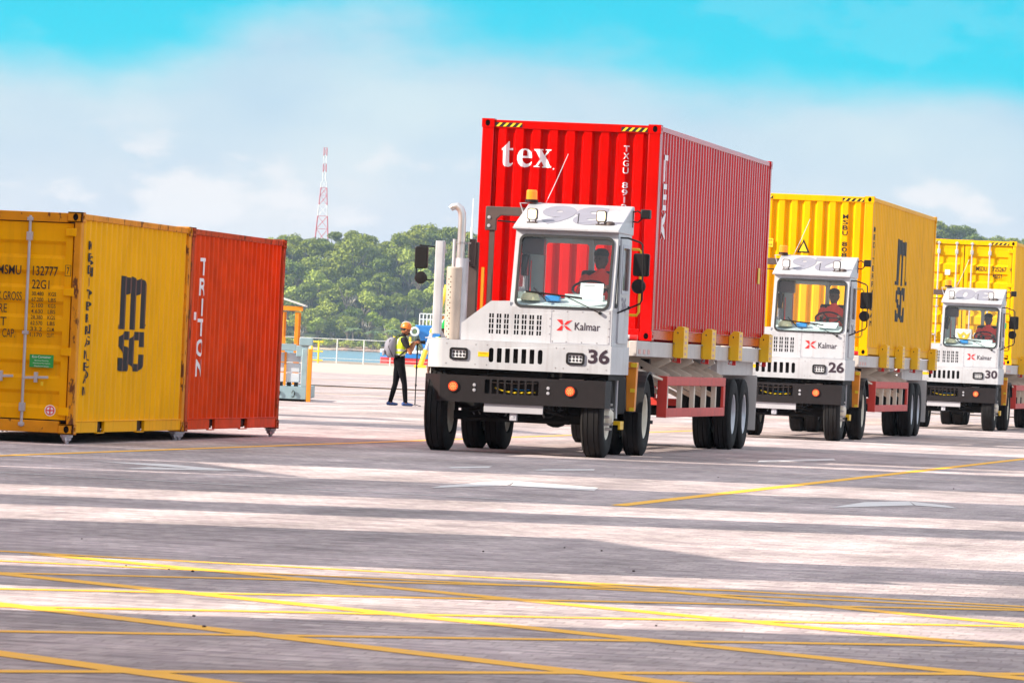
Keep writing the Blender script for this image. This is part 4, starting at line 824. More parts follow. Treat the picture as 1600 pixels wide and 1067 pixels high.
mb = MB(); mb.add([(.62, -3.20, 1.99), (.98, -3.22, 1.98), (1.0, -3.0, 2.07), (.66, -2.98, 2.08)], [(0, 1, 2, 3)]); cabthing(1, 'paper_sheet', mb, mPaper, 'white paper sheet lying on the dashboard of tractor 26', 'paper', smooth=0)
mb = MB(); mb.box(.08, .46, -2.25, -2.05, 1.98, 2.32); bo = cabthing(2, 'white_box', mb, mPaper, 'white box with yellow emblem standing inside the cab of tractor 30', 'box', bevel=.01)
mb = MB(); plate(mb, [[(.12, 2.24), (.20, 2.19), (.27, 2.26), (.34, 2.19), (.42, 2.24), (.38, 2.12), (.30, 2.06), (.24, 2.06), (.16, 2.12)]], [ell(.27, 2.15, .035, .035)], .003, lambda u, v, w: (u, -2.2535 + w, v)); mb.build('emblem', mYelB, bo)
# ------------------------------------------------------------------ the yard
F_PX = 8889.0
def at(px, py, Y):
    a, b = px - 800, py - 533.5; c, s = math.cos(ROLL), math.sin(ROLL)
    x = a * c + b * s; y = -a * s + b * c - 17.589
    return Vector((x / F_PX * Y, Y, CAM_H - y / F_PX * Y))
def nodes(name):
    m = bpy.data.materials.new(name); m.use_nodes = True; MATS[name] = m; return m, m.node_tree.nodes, m.node_tree.links, m.node_tree.nodes['Principled BSDF']
def paver_mat():
    m, N, L, b = nodes('paver_blocks')
    def nn(t, **k):
        x = N.new(t)
        for a, v in k.items(): setattr(x, a, v)
        return x
    tc = nn('ShaderNodeTexCoord'); mp = nn('ShaderNodeMapping'); mp.inputs['Rotation'].default_value = (0, 0, R(9.4)); L.new(tc.outputs['Object'], mp.inputs[0])
    br = nn('ShaderNodeTexBrick'); br.inputs['Scale'].default_value = 1.0; br.inputs['Brick Width'].default_value = .105; br.inputs['Row Height'].default_value = .21; br.inputs['Mortar Size'].default_value = .006; br.inputs['Mortar Smooth'].default_value = .3
    br.inputs['Color1'].default_value = (.62, .515, .50, 1); br.inputs['Color2'].default_value = (.46, .368, .378, 1); br.inputs['Mortar'].default_value = (.42, .335, .325, 1); wn_ = nn('ShaderNodeTexNoise'); wn_.inputs['Scale'].default_value = 1.1; wn_.inputs['Detail'].default_value = 3; L.new(mp.outputs[0], wn_.inputs['Vector'])   # rows are never laid quite straight
    ws_ = nn('ShaderNodeVectorMath', operation='SCALE'); ws_.inputs['Scale'].default_value = .16; L.new(wn_.outputs['Color'], ws_.inputs[0])
    wa_ = nn('ShaderNodeVectorMath', operation='ADD'); L.new(mp.outputs[0], wa_.inputs[0]); L.new(ws_.outputs[0], wa_.inputs[1]); L.new(wa_.outputs[0], br.inputs['Vector'])
    # sunken / stained single blocks and rows
    mp2 = nn('ShaderNodeMapping'); mp2.inputs['Scale'].default_value = (1.6, 9.0, 1); L.new(mp.outputs[0], mp2.inputs[0])
    n1 = nn('ShaderNodeTexNoise'); n1.inputs['Scale'].default_value = 1.0; n1.inputs['Detail'].default_value = 5; n1.inputs['Roughness'].default_value = .62; L.new(mp2.outputs[0], n1.inputs['Vector'])
    r1 = nn('ShaderNodeMapRange'); r1.inputs['From Min'].default_value = .36; r1.inputs['From Max'].default_value = .62; r1.inputs['To Min'].default_value = .56; r1.inputs['To Max'].default_value = 1.14; L.new(n1.outputs[0], r1.inputs['Value'])
    # wide patches of dust and tyre wear
    n2 = nn('ShaderNodeTexNoise'); n2.inputs['Scale'].default_value = .33; n2.inputs['Detail'].default_value = 9; n2.inputs['Roughness'].default_value = .66; L.new(mp.outputs[0], n2.inputs['Vector'])
    r2 = nn('ShaderNodeMapRange'); r2.inputs['From Min'].default_value = .35; r2.inputs['From Max'].default_value = .68; r2.inputs['To Min'].default_value = .64; r2.inputs['To Max'].default_value = 1.26; L.new(n2.outputs[0], r2.inputs['Value'])
    mp4 = nn('ShaderNodeMapping'); mp4.inputs['Scale'].default_value = (1.1, .035, 1); L.new(mp.outputs[0], mp4.inputs[0])     # tyre tracks run along the lanes
    n4 = nn('ShaderNodeTexNoise'); n4.inputs['Scale'].default_value = 1.0; n4.inputs['Detail'].default_value = 6; n4.inputs['Roughness'].default_value = .6; L.new(mp4.outputs[0], n4.inputs['Vector'])
    r4 = nn('ShaderNodeMapRange'); r4.inputs['From Min'].default_value = .34; r4.inputs['From Max'].default_value = .60; r4.inputs['To Min'].default_value = .76; r4.inputs['To Max'].default_value = 1.06; L.new(n4.outputs[0], r4.inputs['Value'])
    r2_ = nn('ShaderNodeMath', operation='MULTIPLY'); L.new(r2.outputs[0], r2_.inputs[0]); L.new(r4.outputs[0], r2_.inputs[1]); r2 = r2_
    mu = nn('ShaderNodeMath', operation='MULTIPLY'); L.new(r1.outputs[0], mu.inputs[0]); L.new(r2.outputs[0], mu.inputs[1])
    vm = nn('ShaderNodeVectorMath', operation='SCALE'); L.new(br.outputs['Color'], vm.inputs[0]); L.new(mu.outputs[0], vm.inputs['Scale'])
    # dark chips between blocks
    mp3 = nn('ShaderNodeMapping'); mp3.inputs['Scale'].default_value = (4.0, 16.0, 1); L.new(mp.outputs[0], mp3.inputs[0])
    n3 = nn('ShaderNodeTexNoise'); n3.inputs['Scale'].default_value = 1.0; n3.inputs['Detail'].default_value = 3; L.new(mp3.outputs[0], n3.inputs['Vector'])
    r3 = nn('ShaderNodeMapRange'); r3.inputs['From Min'].default_value = .645; r3.inputs['From Max'].default_value = .70; L.new(n3.outputs[0], r3.inputs['Value'])
    mx = nn('ShaderNodeMixRGB'); L.new(r3.outputs[0], mx.inputs[0]); L.new(vm.outputs[0], mx.inputs[1]); mx.inputs[2].default_value = (.11, .075, .07, 1)
    L.new(mx.outputs[0], b.inputs['Base Color']); b.inputs['Roughness'].default_value = .82; b.inputs['Specular IOR Level'].default_value = .3
    ad = nn('ShaderNodeMath', operation='ADD'); L.new(br.outputs['Fac'], ad.inputs[0]); sc = nn('ShaderNodeMath', operation='MULTIPLY'); sc.inputs[1].default_value = -1.6; L.new(n1.outputs[0], sc.inputs[0]); L.new(sc.outputs[0], ad.inputs[1])
    bp = nn('ShaderNodeBump', invert=True); bp.inputs['Strength'].default_value = .35; bp.inputs['Distance'].default_value = .008; L.new(ad.outputs[0], bp.inputs['Height']); L.new(bp.outputs[0], b.inputs['Normal'])
    return m
def worn_paint(name, col, wear=.62, ground=(.33, .28, .28)):
    m, N, L, b = nodes(name)
    tc = N.new('ShaderNodeTexCoord'); mp = N.new('ShaderNodeMapping'); mp.inputs['Scale'].default_value = (1.6, 5, 1); L.new(tc.outputs['Object'], mp.inputs[0])
    n = N.new('ShaderNodeTexNoise'); n.inputs['Scale'].default_value = 1.3; n.inputs['Detail'].default_value = 8; n.inputs['Roughness'].default_value = .7; L.new(mp.outputs[0], n.inputs['Vector'])
    r = N.new('ShaderNodeMapRange'); r.inputs['From Min'].default_value = wear; r.inputs['From Max'].default_value = wear + .12; r.inputs['To Max'].default_value = .6; L.new(n.outputs[0], r.inputs['Value'])
    mx = N.new('ShaderNodeMixRGB'); L.new(r.outputs[0], mx.inputs[0]); mx.inputs[1].default_value = col + (1,); mx.inputs[2].default_value = ground + (1,); L.new(mx.outputs[0], b.inputs['Base Color']); b.inputs['Roughness'].default_value = .7
    return m
mPaver = paver_mat()
mLineY = worn_paint('yellow_road_paint', (.95, .47, .001), .55, (.46, .34, .24)); mLineW = worn_paint('white_road_paint', (.70, .66, .65), .52, (.48, .40, .39))
mApron = mat('pale_concrete', (.46, .40, .35), .85, var=.1, scale=.3)
QY = 398.0
mb = MB(); mb.add([(-700, -300, 0), (700, -300, 0), (700, QY, 0), (-700, QY, 0), (700, QY, -3), (-700, QY, -3)], [(0, 1, 2, 3), (3, 2, 4, 5)]); kind(mb.build('yard_ground', mPaver, smooth=0), 'structure')
mb = MB(); mb.box(-700, 700, 262, QY - .01, -.02, .004); kind(mb.build('quay_apron', mApron, smooth=0), 'structure')
mb = MB(); mb.box(-700, 700, QY - .6, QY - .02, .0045, .16); kind(mb.build('quay_kerb', mApron, smooth=0), 'structure')
LZ = [.0022]
def line(p, q, w, m, name='road_marking', ext=(0, 0)):
    p = Vector((p[0], p[1], 0)); q = Vector((q[0], q[1], 0)); d = (q - p).normalized(); p -= d * ext[0]; q += d * ext[1]; n = Vector((-d.y, d.x, 0)) * w / 2
    LZ[0] += .00006; z = Vector((0, 0, LZ[0])); mb = MB(); k = max(1, int((q - p).length / 2))
    mb.add([a + n + z for a in (p.lerp(q, i / k) for i in range(k + 1))] + [a - n + z for a in (p.lerp(q, i / k) for i in range(k + 1))], [(i, i + 1, k + 2 + i, k + 1 + i) for i in range(k)])
    return kind(mb.build(name, m, smooth=0), 'structure')
line((-2.94, 33.36), (2.95, 32.08), .16, mLineY, ext=(6, 6))
for p, q, e in (((.32, 32.65), (2.74, 29.73), (0, 6)), ((-2.68, 33.16), (2.51, 27.2), (0, 6)), ((-2.67, 30.3), (2.26, 24.44), (4, 6)), ((-2.36, 26.91), (.71, 22.89), (8, 6)), ((-1.99, 22.82), (-1.05, 21.52), (13, 6))): line(p, q, .21, mLineY, ext=e)
for p, q, e in (((-2.9, 31.95), (2.9, 31.75), (4, 4)), ((-2.67, 30.38), (1.2, 32.4), (4, .2)), ((-2.51, 28.5), (4.2, 32.3), (5, 0)), ((-1.97, 26.9), (2.7, 29.5), (6, 6)), ((-2.13, 24.5), (2.52, 27.33), (6, 8)), ((-1.89, 21.62), (2.3, 24.81), (5, 8))): line(p, q, .15, mLineY, ext=e)
line((-5.21, 58.56), (-1.16, 80.75), .15, mLineY, ext=(9, 30)); line((.99, 49.91), (8.1, 89.15), .16, mLineY, ext=(0, 40)); line((-4.6, 51.74), (.96, 49.95), .10, mLineW, ext=(10, 0))
line((-30, 150.5), (30, 148.0), .25, mLineY); line((-30, 176.5), (30, 173.0), .3, mLineY); line((-30, 210), (30, 206), .35, mLineY)
def patch(pts, m):
    LZ[0] += .00006; mb = MB(); mb.add([(a, b, LZ[0]) for a, b in pts], [tuple(range(len(pts)))]); return kind(mb.build('road_marking', m, smooth=0), 'structure')
patch([(-4.15, 57.9), (-3.5, 58.2), (-2.75, 56.9), (-3.05, 56.5), (-3.6, 57.2)], mLineW); patch([(-3.72, 55.2), (-2.7, 56.6), (-2.62, 56.9), (-3.55, 56.4)], mLineW)
patch([(-.70, 53.2), (.02, 55.6), (.10, 57.6), (-.1, 57.2), (-.62, 54.1)], mLineW); patch([(.05, 55.5), (.86, 55.0), (.92, 56.4), (.10, 57.6)], mLineW)
patch([(3.0, 52.6), (3.95, 55.0), (4.02, 56.6), (3.5, 55.4)], mLineW); patch([(3.97, 55.0), (4.35, 54.6), (4.30, 55.6), (4.02, 56.6)], mLineW)
patch([(-.66, 62.3), (-.20, 63.6), (-.16, 64.6), (-.60, 63.2)], mLineW); patch([(.3, 63.3), (1.0, 64.8), (1.02, 65.6), (.42, 64.2)], mLineW); patch([(3.3, 75), (4.6, 79.5), (4.65, 81), (3.4, 76.6)], mLineW)
# loose stones on the paving
mStone = mat('dark_stone', (.05, .035, .03), .9)
sb = MB(); sb.lathe([(0, 0), (.022, .004), (.026, .014), (.015, .026), (0, .028)], axis='z', n=6); sme = sb.mesh('loose_stone', mStone)
for i, (px, py) in enumerate(((197, 884), (264, 890), (303, 963), (319, 980), (128, 842), (882, 856), (940, 861), (990, 893), (481, 684), (1025, 978), (755, 862), (301, 893), (165, 712), (960, 742), (1122, 746), (1490, 764))):
    r = at(px, py, 1.0) - Vector((0, 0, CAM_H)); t = -CAM_H / r.z; o = obj('loose_stone', sme); o.location = r * t + Vector((0, 0, CAM_H)); o.rotation_euler = (0, 0, i); s = .22 + .06 * (i % 4); o.scale = (s, s, s)
    tag(o, 'small dark loose stone on the paving, %s of the scatter' % 'first second third fourth fifth sixth seventh eighth ninth tenth eleventh twelfth thirteenth fourteenth fifteenth sixteenth'.split()[i], 'stone', 'loose stones on the paving')

# ------------------------------------------------------------------ container stacks beyond the left edge, whose shadows cross the yard
def stack_mesh(m):
    mb = MB(); L = 6.058; H = 2.591; W = CW
    for s in (-1, 1): strip(mb, corr(.15, L - .15, .278, .072, .068, .036), .15, H - .08, lambda u, z, o: (s * (W - .016 + o), u, z))
    for y in (0, 1): strip(mb, corr(-1.05, 1.05, .243, .105, .03, .045), .15, H - .12, lambda u, z, o: (u, (.02 - o) if y == 0 else L - .02 + o, z))
    for s in (-1, 1):
        for y in (0, L - .16): mb.box(*sorted((s * W, s * (W - .16))), y, y + .16, 0, H)
        mb.box(*sorted((s * (W - .01), s * (W - .07))), .16, L - .16, H - .09, H - .01); mb.box(*sorted((s * (W - .01), s * (W - .07))), .16, L - .16, .01, .15)
    for y in (.01, L - .1): mb.box(-W + .16, W - .16, y, y + .09, H - .13, H - .01); mb.box(-W + .16, W - .16, y, y + .09, .01, .15)
    mb.box(-W + .05, W - .05, .1, L - .1, H - .05, H - .03); mb.box(-W + .05, W - .05, .1, L - .1, .1, .13)
    return mb.mesh('stacked_container', m, 20)
mBlueC = mat('blue_container_paint', (.03, .10, .30), .4, streak=True)
smesh = [stack_mesh(m) for m in (mMscB, mRust, mBlueC, mTex, mMscA)]
def stack(t0, q0, q1, n, mi):
    """stack whose right end (along the shadow direction) is at t0, covering q0..q1 across"""
    c = (q0 + q1) / 2
    for k in range(n):
        o = obj('stacked_container', smesh[(mi + k) % 5])
        if q1 - q0 > 3: o.location = SDIR * (t0 - CW) + SNRM * (c - 3.029) + Vector((0, 0, .02 + k * 2.62)); o.rotation_euler = (0, 0, math.atan2(SNRM.y, SNRM.x) - math.pi / 2); o.scale.y = (q1 - q0) / 6.058; o.location = SDIR * (t0 - CW) + SNRM * q0 + Vector((0, 0, .02 + k * 2.62))
        else: o.location = SDIR * (t0 - 6.058) + SNRM * c + Vector((0, 0, .02 + k * 2.62)); o.rotation_euler = (0, 0, math.atan2(SDIR.y, SDIR.x) - math.pi / 2)
        tag(o, 'stacked shipping container standing beyond the left edge of the picture', 'container', 'container stacks beyond the left edge')
stack(1.0, 47.1, 53.1, 6, 0); stack(1.0, 41.7, 44.14, 6, 1); stack(3.6, 32.2, 38.5, 2, 2); stack(-3.5, 32.7, 35.1, 6, 3); stack(0, 28.4, 30.9, 6, 4); stack(.5, 19.7, 25.9, 6, 0)
stack(5.6, 53.3, 58.0, 2, 3); stack(2.0, 58.2, 64.2, 6, 2); stack(2.0, 64.3, 68.2, 6, 1); stack(0, 13.2, 19.2, 6, 2); stack(6, 88, 92.5, 5, 1); stack(6, 97, 99.5, 5, 0); stack(6, 106, 112, 5, 3); stack(6, 118, 121, 4, 2); stack(6, 130, 136, 4, 4)

# ------------------------------------------------------------------ people
def person_mesh(name, segs, mats, voxel=.011):
    """segs: (material index, [(point, radius or (rx, ry))...]) rounded limbs fused into one skin"""
    mb = MB()
    def ball(c, r, n=10):
        c = Vector(c); prof = [(r * math.sin(math.pi * k / n), -r * math.cos(math.pi * k / n)) for k in range(n + 1)]; mb.lathe(prof, c, 'z', 12)
    for mi, pts in segs:
        if len(pts) == 1: ball(*pts[0]); continue
        P = [Vector(p) for p, r in pts]; rr = [r for p, r in pts]
        if isinstance(rr[0], tuple):
            n = 20; v = []
            for p, (a, b) in zip(P, rr): v += [p + Vector((a * math.cos(2 * math.pi * k / n), b * math.sin(2 * math.pi * k / n), 0)) for k in range(n)]
            mb.add(v, [(i * n + k, i * n + (k + 1) % n, (i + 1) * n + (k + 1) % n, (i + 1) * n + k) for i in range(len(P) - 1) for k in range(n)] + [tuple(range(n - 1, -1, -1)), tuple(range((len(P) - 1) * n, len(P) * n))])
        else:
            mb.tube(P, 0, 12, rad=rr)
            for p, r in zip(P, rr): ball(p, r)
    me = mb.mesh(name, mats[0], 0); o = bpy.data.objects.new('tmp', me); COL.objects.link(o)
    rm = o.modifiers.new('r', 'REMESH'); rm.mode = 'VOXEL'; rm.voxel_size = voxel
    sm = o.modifiers.new('s', 'SMOOTH'); sm.iterations = 2; sm.factor = .5
    bpy.context.view_layer.update(); dg = bpy.context.evaluated_depsgraph_get()
    m2 = bpy.data.meshes.new_from_object(o.evaluated_get(dg)); bpy.data.objects.remove(o); bpy.data.meshes.remove(me); m2.name = name
    m2.materials.clear()
    for m in mats: m2.materials.append(m)
    flat = []
    for mi, pts in segs:
        if len(pts) == 1: flat.append((mi, Vector(pts[0][0]), Vector(pts[0][0]), pts[0][1], pts[0][1]))
        for (p, r), (q, s) in zip(pts, pts[1:]):
            r = sum(r) / 2 if isinstance(r, tuple) else r; s = sum(s) / 2 if isinstance(s, tuple) else s; flat.append((mi, Vector(p), Vector(q), r, s))
    mids = []
    for f in m2.polygons:
        c = f.center; best = 9; bi = 0
        for mi, p, q, r, s in flat:
            d = q - p; t = 0 if d.length < 1e-6 else max(0, min(1, (c - p).dot(d) / d.length_squared)); e = ((c - p - d * t).length) / (r + (s - r) * t)
            if e < best: best = e; bi = mi
        mids.append(bi)
    m2.polygons.foreach_set('material_index', mids); m2.shade_smooth(); return m2, mids
def hand(palm, fwd, upv, side, s=1.0):
    """palm, four fingers and a thumb, slightly curled"""
    palm = Vector(palm); f = Vector(fwd).normalized(); u = Vector(upv).normalized(); w = f.cross(u).normalized() * side
    out = [[(palm - f * .03, .030), (palm + f * .045, .034)]]
    for k, ln in enumerate((.070, .082, .078, .060)):
        b = palm + f * .05 + w * (.030 - .020 * k); out.append([(b, .011), (b + f * ln * .45 - u * .012, .010), (b + f * ln * .72 - u * .045, .009)])
    b = palm + w * .030; out.append([(b, .013), (b + w * .025 + f * .025 - u * .02, .012), (b + w * .02 + f * .055 - u * .04, .010)])
    return out
def helmet(root, c, m, tilt=0.0, band=True):
    mb = MB(); n = 22; c = Vector(c)
    prof = [(.118, 0), (.120, .03), (.112, .075), (.088, .115), (.05, .138), (0, .145)]
    mb.lathe([(r, h) for r, h in prof], (0, 0, 0), 'z', n)
    v = []; 
    for k in range(n):
        t = 2 * math.pi * k / n; e = .012 + .05 * max(0, math.cos(t)) ** 2
        v += [((.117) * math.cos(t), .117 * math.sin(t), .004), ((.117 + e) * math.cos(t), (.117 + e * .8) * math.sin(t), -.008)]
    mb.add(v, [(2 * k, 2 * k + 1, (2 * k + 3) % (2 * n), (2 * k + 2) % (2 * n)) for k in range(n)])
    for a, b in (((-.11, 0, .05), (.11, 0, .05)),): mb.tube([(-.105, 0, .085), (-.06, 0, .135), (0, 0, .150), (.06, 0, .135), (.105, 0, .085)], .012, 6, mi=1)
    mt = Matrix.Translation(c) @ Matrix.Rotation(tilt, 4, 'Y')
    mb.v = [tuple(mt @ Vector(p)) for p in mb.v]
    return mb.build('safety_helmet', [m, mWhiteTxt], root, smooth=40)
mPants = mat('black_trousers', (.004, .0035, .005), .9, spec=.1, var=.3, scale=14, bump=.3, bscale=20)
mTee = mat('black_tshirt', (.007, .006, .010), .85, var=.3, bump=.2, bscale=20)
mShoe = mat('blue_shoe', (.03, .07, .22), .6)
mVest = mat('hi_vis_vest', (.62, .80, .02), .7, var=.12, bump=.3, bscale=18, emit=(.55, .75, .0), emstr=.0)
mRefl = mat('reflective_tape', (.50, .52, .48), .35)
mHelO = mat('orange_helmet', (.78, .18, .015), .35); mHelG = mat('green_helmet', (.01, .42, .08), .35)
mGreyBag = mat('grey_backpack_cloth', (.21, .20, .24), .8, var=.15, bump=.3, bscale=30)
mSkinB = mat('brown_skin', (.30, .10, .035), .5)
mHair = mat('black_hair', (.008, .007, .007), .7)

def face_bits(root, c, fwd, m=mHair):
    """eyes and mouth on the front of the head"""
    c = Vector(c); f = Vector(fwd).normalized(); w = Vector((-f.y, f.x, 0))
    mb = MB()
    for s in (-1, 1): p = c + f * .083 + w * .032 * s + Vector((0, 0, .012)); mb.cyl(p, p + f * .008, .011, n=8)
    mb.build('eyes', m, root)
    mb = MB(); p = c + f * .078 - Vector((0, 0, .055)); mb.bar(p - w * .022, p + w * .022, .012, .008); mb.build('mouth', mat('lips', (.16, .05, .04), .5), root)
def head(hx, hy, hz, mi=0, f=(1, 0)):
    fx, fy = f; P = lambda a, b, z: (hx + a * fx - b * fy, hy + a * fy + b * fx, hz + z)
    return [(mi, [(P(-.010, 0, -.02), .088), (P(.004, 0, .045), .094)]), (mi, [(P(.045, 0, -.075), .052), (P(.03, 0, -.03), .07)]), (mi, [(P(.100, 0, -.012), .016), (P(.086, 0, .03), .013)]), (mi, [(P(0, .092, -.02), .020), (P(0, .092, .012), .020)]), (mi, [(P(0, -.092, -.02), .020), (P(0, -.092, .012), .020)])]

# photographer, seen from his right side
ph = thing('person', 'photographer in orange helmet, yellow vest and black trousers standing on the quay', 'person', (-2.44, 127.14, 0), R(14))
SK, TE, PA, SH, AR = 0, 1, 2, 3, 4
segs = [(PA, [((-.05, 0, 1.10), (.115, .160)), ((-.06, 0, 1.00), (.130, .170)), ((-.05, 0, .90), (.120, .165))]),
        (TE, [((-.05, 0, 1.04), (.112, .158)), ((-.06, 0, 1.22), (.115, .165)), ((-.05, 0, 1.38), (.125, .185)), ((-.03, 0, 1.50), (.105, .180)), ((-.01, 0, 1.555), (.065, .09))]),
        (SK, [((0, 0, 1.54), .058), ((.03, 0, 1.63), .055)])] + head(.055, 0, 1.695, SK)
for s in (-1, 1):
    hip = Vector((-.05, s * .095, .93)); kn = Vector((-.10 if s > 0 else .06, s * .10, .50)); an = Vector((-.20 if s > 0 else .10, s * .10, .10))
    segs += [(PA, [(hip, .100), (hip.lerp(kn, .5), .085), (kn, .062), (kn.lerp(an, .35), .062), (an, .050)]), (SK, [(an + Vector((0, 0, .03)), .040), (an - Vector((0, 0, .03)), .040)]), (SH, [(an + Vector((-.05, 0, -.055)), .042), (an + Vector((.06, 0, -.060)), .040), (an + Vector((.15, 0, -.068)), .030)])]
    sh = Vector((-.01, s * .185, 1.475)); el = Vector((.13, s * .25, 1.19)) if s < 0 else Vector((.13, s * .24, 1.21)); wr = Vector((.265, s * .085, 1.415))
    segs += [(AR, [(sh, .068), (sh.lerp(el, .55), .058)]), (SK, [(sh.lerp(el, .5), .048), (el, .043), (el.lerp(wr, .35), .042), (wr, .028)])]
    for ch in hand(wr + Vector((.035, -s * .01, .015)), (.85, -s * .35, .2), (.2, 0, 1), -s): segs.append((SK, ch))
me, mids = person_mesh('body', segs, [mSkinB, mTee, mPants, mShoe, mTee]); obj('body', me, ph)
helmet(ph, (.06, 0, 1.735), mHelO, R(12)); face_bits(ph, (.055, 0, 1.695), (1, 0, 0))
mb = MB(); mb.lathe([(.093, 0), (.098, .03), (.097, .06)], (.04, 0, 1.69), 'z', 18); mb.lathe([(.06, -.0), (.05, -.03), (.02, -.04)], (.115, 0, 1.63), 'z', 10); mb.build('hair_and_beard', mHair, ph)
def vest(root, me, mids, z0, z1, tm):
    vs = {}; mb = MB(); bands = ((1.12, 1.165), (1.22, 1.265))
    for f, mi in zip(me.polygons, mids):
        c = f.center
        if mi == tm and z0 < c.z < z1:
            idx = []
            for i in f.vertices:
                if i not in vs: vs[i] = len(mb.v); mb.v.append(tuple(me.vertices[i].co + me.vertices[i].normal * .016))
                idx.append(vs[i])
            mb.f.append(tuple(idx)); mb.m.append(1 if any(a < c.z < b for a, b in bands) or (c.z > 1.36 and abs(abs(c.y) - .10) < .025) else 0)
    return mb.build('safety_vest', [mVest, mRefl], root, smooth=60)
vest(ph, me, mids, 1.02, 1.535, TE)
bk = thing('backpack', 'grey backpack worn on the back of the photographer', 'backpack', (-2.44, 127.14, 0), R(14))
mb = MB(); v = []
for k, (z, d, w) in enumerate(((1.07, .10, .11), (1.12, .17, .145), (1.25, .20, .155), (1.38, .19, .15), (1.47, .15, .13), (1.52, .08, .09))):
    for i in range(16): t = 2 * math.pi * i / 16; v.append((-.185 - d / 2 + d * .62 * math.copysign(abs(math.cos(t)) ** .7, math.cos(t)), w * math.copysign(abs(math.sin(t)) ** .7, math.sin(t)), z))
mb.add(v, [(k * 16 + i, k * 16 + (i + 1) % 16, k * 16 + 16 + (i + 1) % 16, k * 16 + 16 + i) for k in range(5) for i in range(16)] + [tuple(range(15, -1, -1)), tuple(range(80, 96))]); mb.build('main_bag', mGreyBag, bk, smooth=50)
mb = MB(); mb.box(-.45, -.41, -.07, .08, 1.10, 1.24); mb.build('side_pouch', mGreyBag, bk, bevel=.015)
mb = MB()
for s in (-1, 1): mb.tube([(-.17, s * .10, 1.50), (-.06, s * .115, 1.575), (.05, s * .12, 1.53), (.115, s * .13, 1.40), (.05, s * .185, 1.24), (-.10, s * .185, 1.12), (-.2, s * .13, 1.11)], .016, 6)
mb.tube([(-.25, -.155, 1.10), (-.35, -.14, 1.3), (-.32, -.12, 1.47)], .008, 6); mb.build('strap', mBlack, bk)
cmo = thing('camera_on_monopod', 'black camera on a thin monopod held by the photographer', 'camera', (-2.44 + .345 * math.cos(R(14)), 127.14 + .345 * math.sin(R(14)), 0), R(14))
mb = MB(); mb.box(-.04, .04, -.07, .07, 1.39, 1.49); mb.box(-.03, .03, -.03, .03, 1.49, 1.52); mb.build('camera_body', mBlack, cmo, bevel=.012)
mb = MB(); mb.lathe([(0, .0), (.036, 0), (.036, .06), (.043, .10), (.043, .13), (0, .13)], (.04, 0, 1.44), 'x', 16); mb.build('camera_lens', mBlack, cmo)
mb = MB(); mb.cyl((0, 0, .03), (0, 0, 1.39), .012, .017, n=8)
for z in (.45, .85): mb.cyl((0, 0, z), (0, 0, z + .05), .022, n=8)
mb.build('pole', mBlack, cmo)
mb = MB()
for k in range(3): t = R(20 + 120 * k); mb.cyl((0, 0, .045), (.16 * math.cos(t), .16 * math.sin(t), .008), .008, n=6)
mb.build('foot', mBlack, cmo)
mb = MB(); mb.tube([(.0, -.06, 1.40), (.06, -.1, 1.30), (.04, -.07, 1.15), (.0, -.03, 1.22)], .007, 6); mb.build('strap', mBlack, cmo)

# worker with green helmet beyond the first tractor
p = at(694, 520, 99.0)
wk = thing('person', 'worker in green helmet half hidden behind the first tractor', 'person', (p.x, 99.0, 0), R(-110))
segs = [(PA, [((0, 0, 1.06), (.115, .165)), ((0, 0, .88), (.120, .17))]), (TE, [((0, 0, 1.02), (.112, .16)), ((0, 0, 1.22), (.11, .165)), ((0, 0, 1.38), (.12, .185)), ((0, 0, 1.48), (.10, .17)), ((0, 0, 1.53), (.06, .08))]), (SK, [((0, 0, 1.50), .056), ((.01, 0, 1.58), .054)])] + head(.02, 0, 1.64, SK)
for s in (-1, 1):
    segs += [(PA, [((0, s * .095, .92), .098), ((.01, s * .10, .50), .062), ((0, s * .10, .10), .05)]), (SH, [((-.05, s * .10, .045), .042), ((.06, s * .10, .042), .04), ((.15, s * .11, .034), .03)]), (AR, [((0, s * .19, 1.44), .066), ((.0, s * .235, 1.20), .052)]), (SK, [((0, s * .235, 1.18), .045), ((.03, s * .25, .93), .03)])]
    for ch in hand((.04, s * .25, .86), (.15, 0, -1), (1, 0, .1), s): segs.append((SK, ch))
me, mids = person_mesh('body', segs, [mSkin, mTee, mPants, mShoe, mTee], .014); obj('body', me, wk); helmet(wk, (.02, 0, 1.675), mHelG); face_bits(wk, (.02, 0, 1.64), (1, 0, 0)); vest(wk, me, mids, 1.0, 1.5, TE)

# drivers (x forward is the tractor's front, towards the camera)
segs = [(PA, [((.02, 0, .02), (.15, .18)), ((0, 0, .16), (.14, .18))]), (TE, [((0, 0, .10), (.14, .18)), ((.01, 0, .28), (.14, .20)), ((.02, 0, .44), (.13, .215)), ((.02, 0, .52), (.09, .17)), ((.03, 0, .58), (.06, .07))]), (SK, [((.03, 0, .55), .058), ((.05, 0, .66), .056)])] + head(.06, 0, .74, SK, (.92, -.38))
for s in (-1, 1):
    segs += [(PA, [((.05, s * .10, .05), .09), ((.42, s * .14, .03), .075), ((.50, s * .14, -.30), .055)]), (TE, [((.02, s * .20, .47), .075), ((.12, s * .27, .26), .062), ((.24, s * .22, .27), .05)]), (SK, [((.22, s * .22, .27), .042), ((.40, s * .17, .33), .03)])]
    for ch in hand((.44, s * .165, .36), (.8, -s * .2, .4), (-.3, 0, 1), -s): segs.append((SK, ch))
me, mids = person_mesh('body', segs, [mSkinD, mShirtR, mPants], .014)
for i in range(3):
    d = thing('person', 'driver in a red shirt at the wheel of %s' % which[i], 'person', in_cab(i, (.84 if i else .86, -2.33, 1.82)), -YAW - math.pi / 2)
    obj('body', me, d); face_bits(d, (.06, 0, .74), (.92, -.38, 0)); mb = MB(); mb.lathe([(.096, -.0), (.099, .04), (.085, .075), (.05, .098), (0, .104)], (.058, 0, .785), 'z', 18); mb.build('hair', mHair, d)
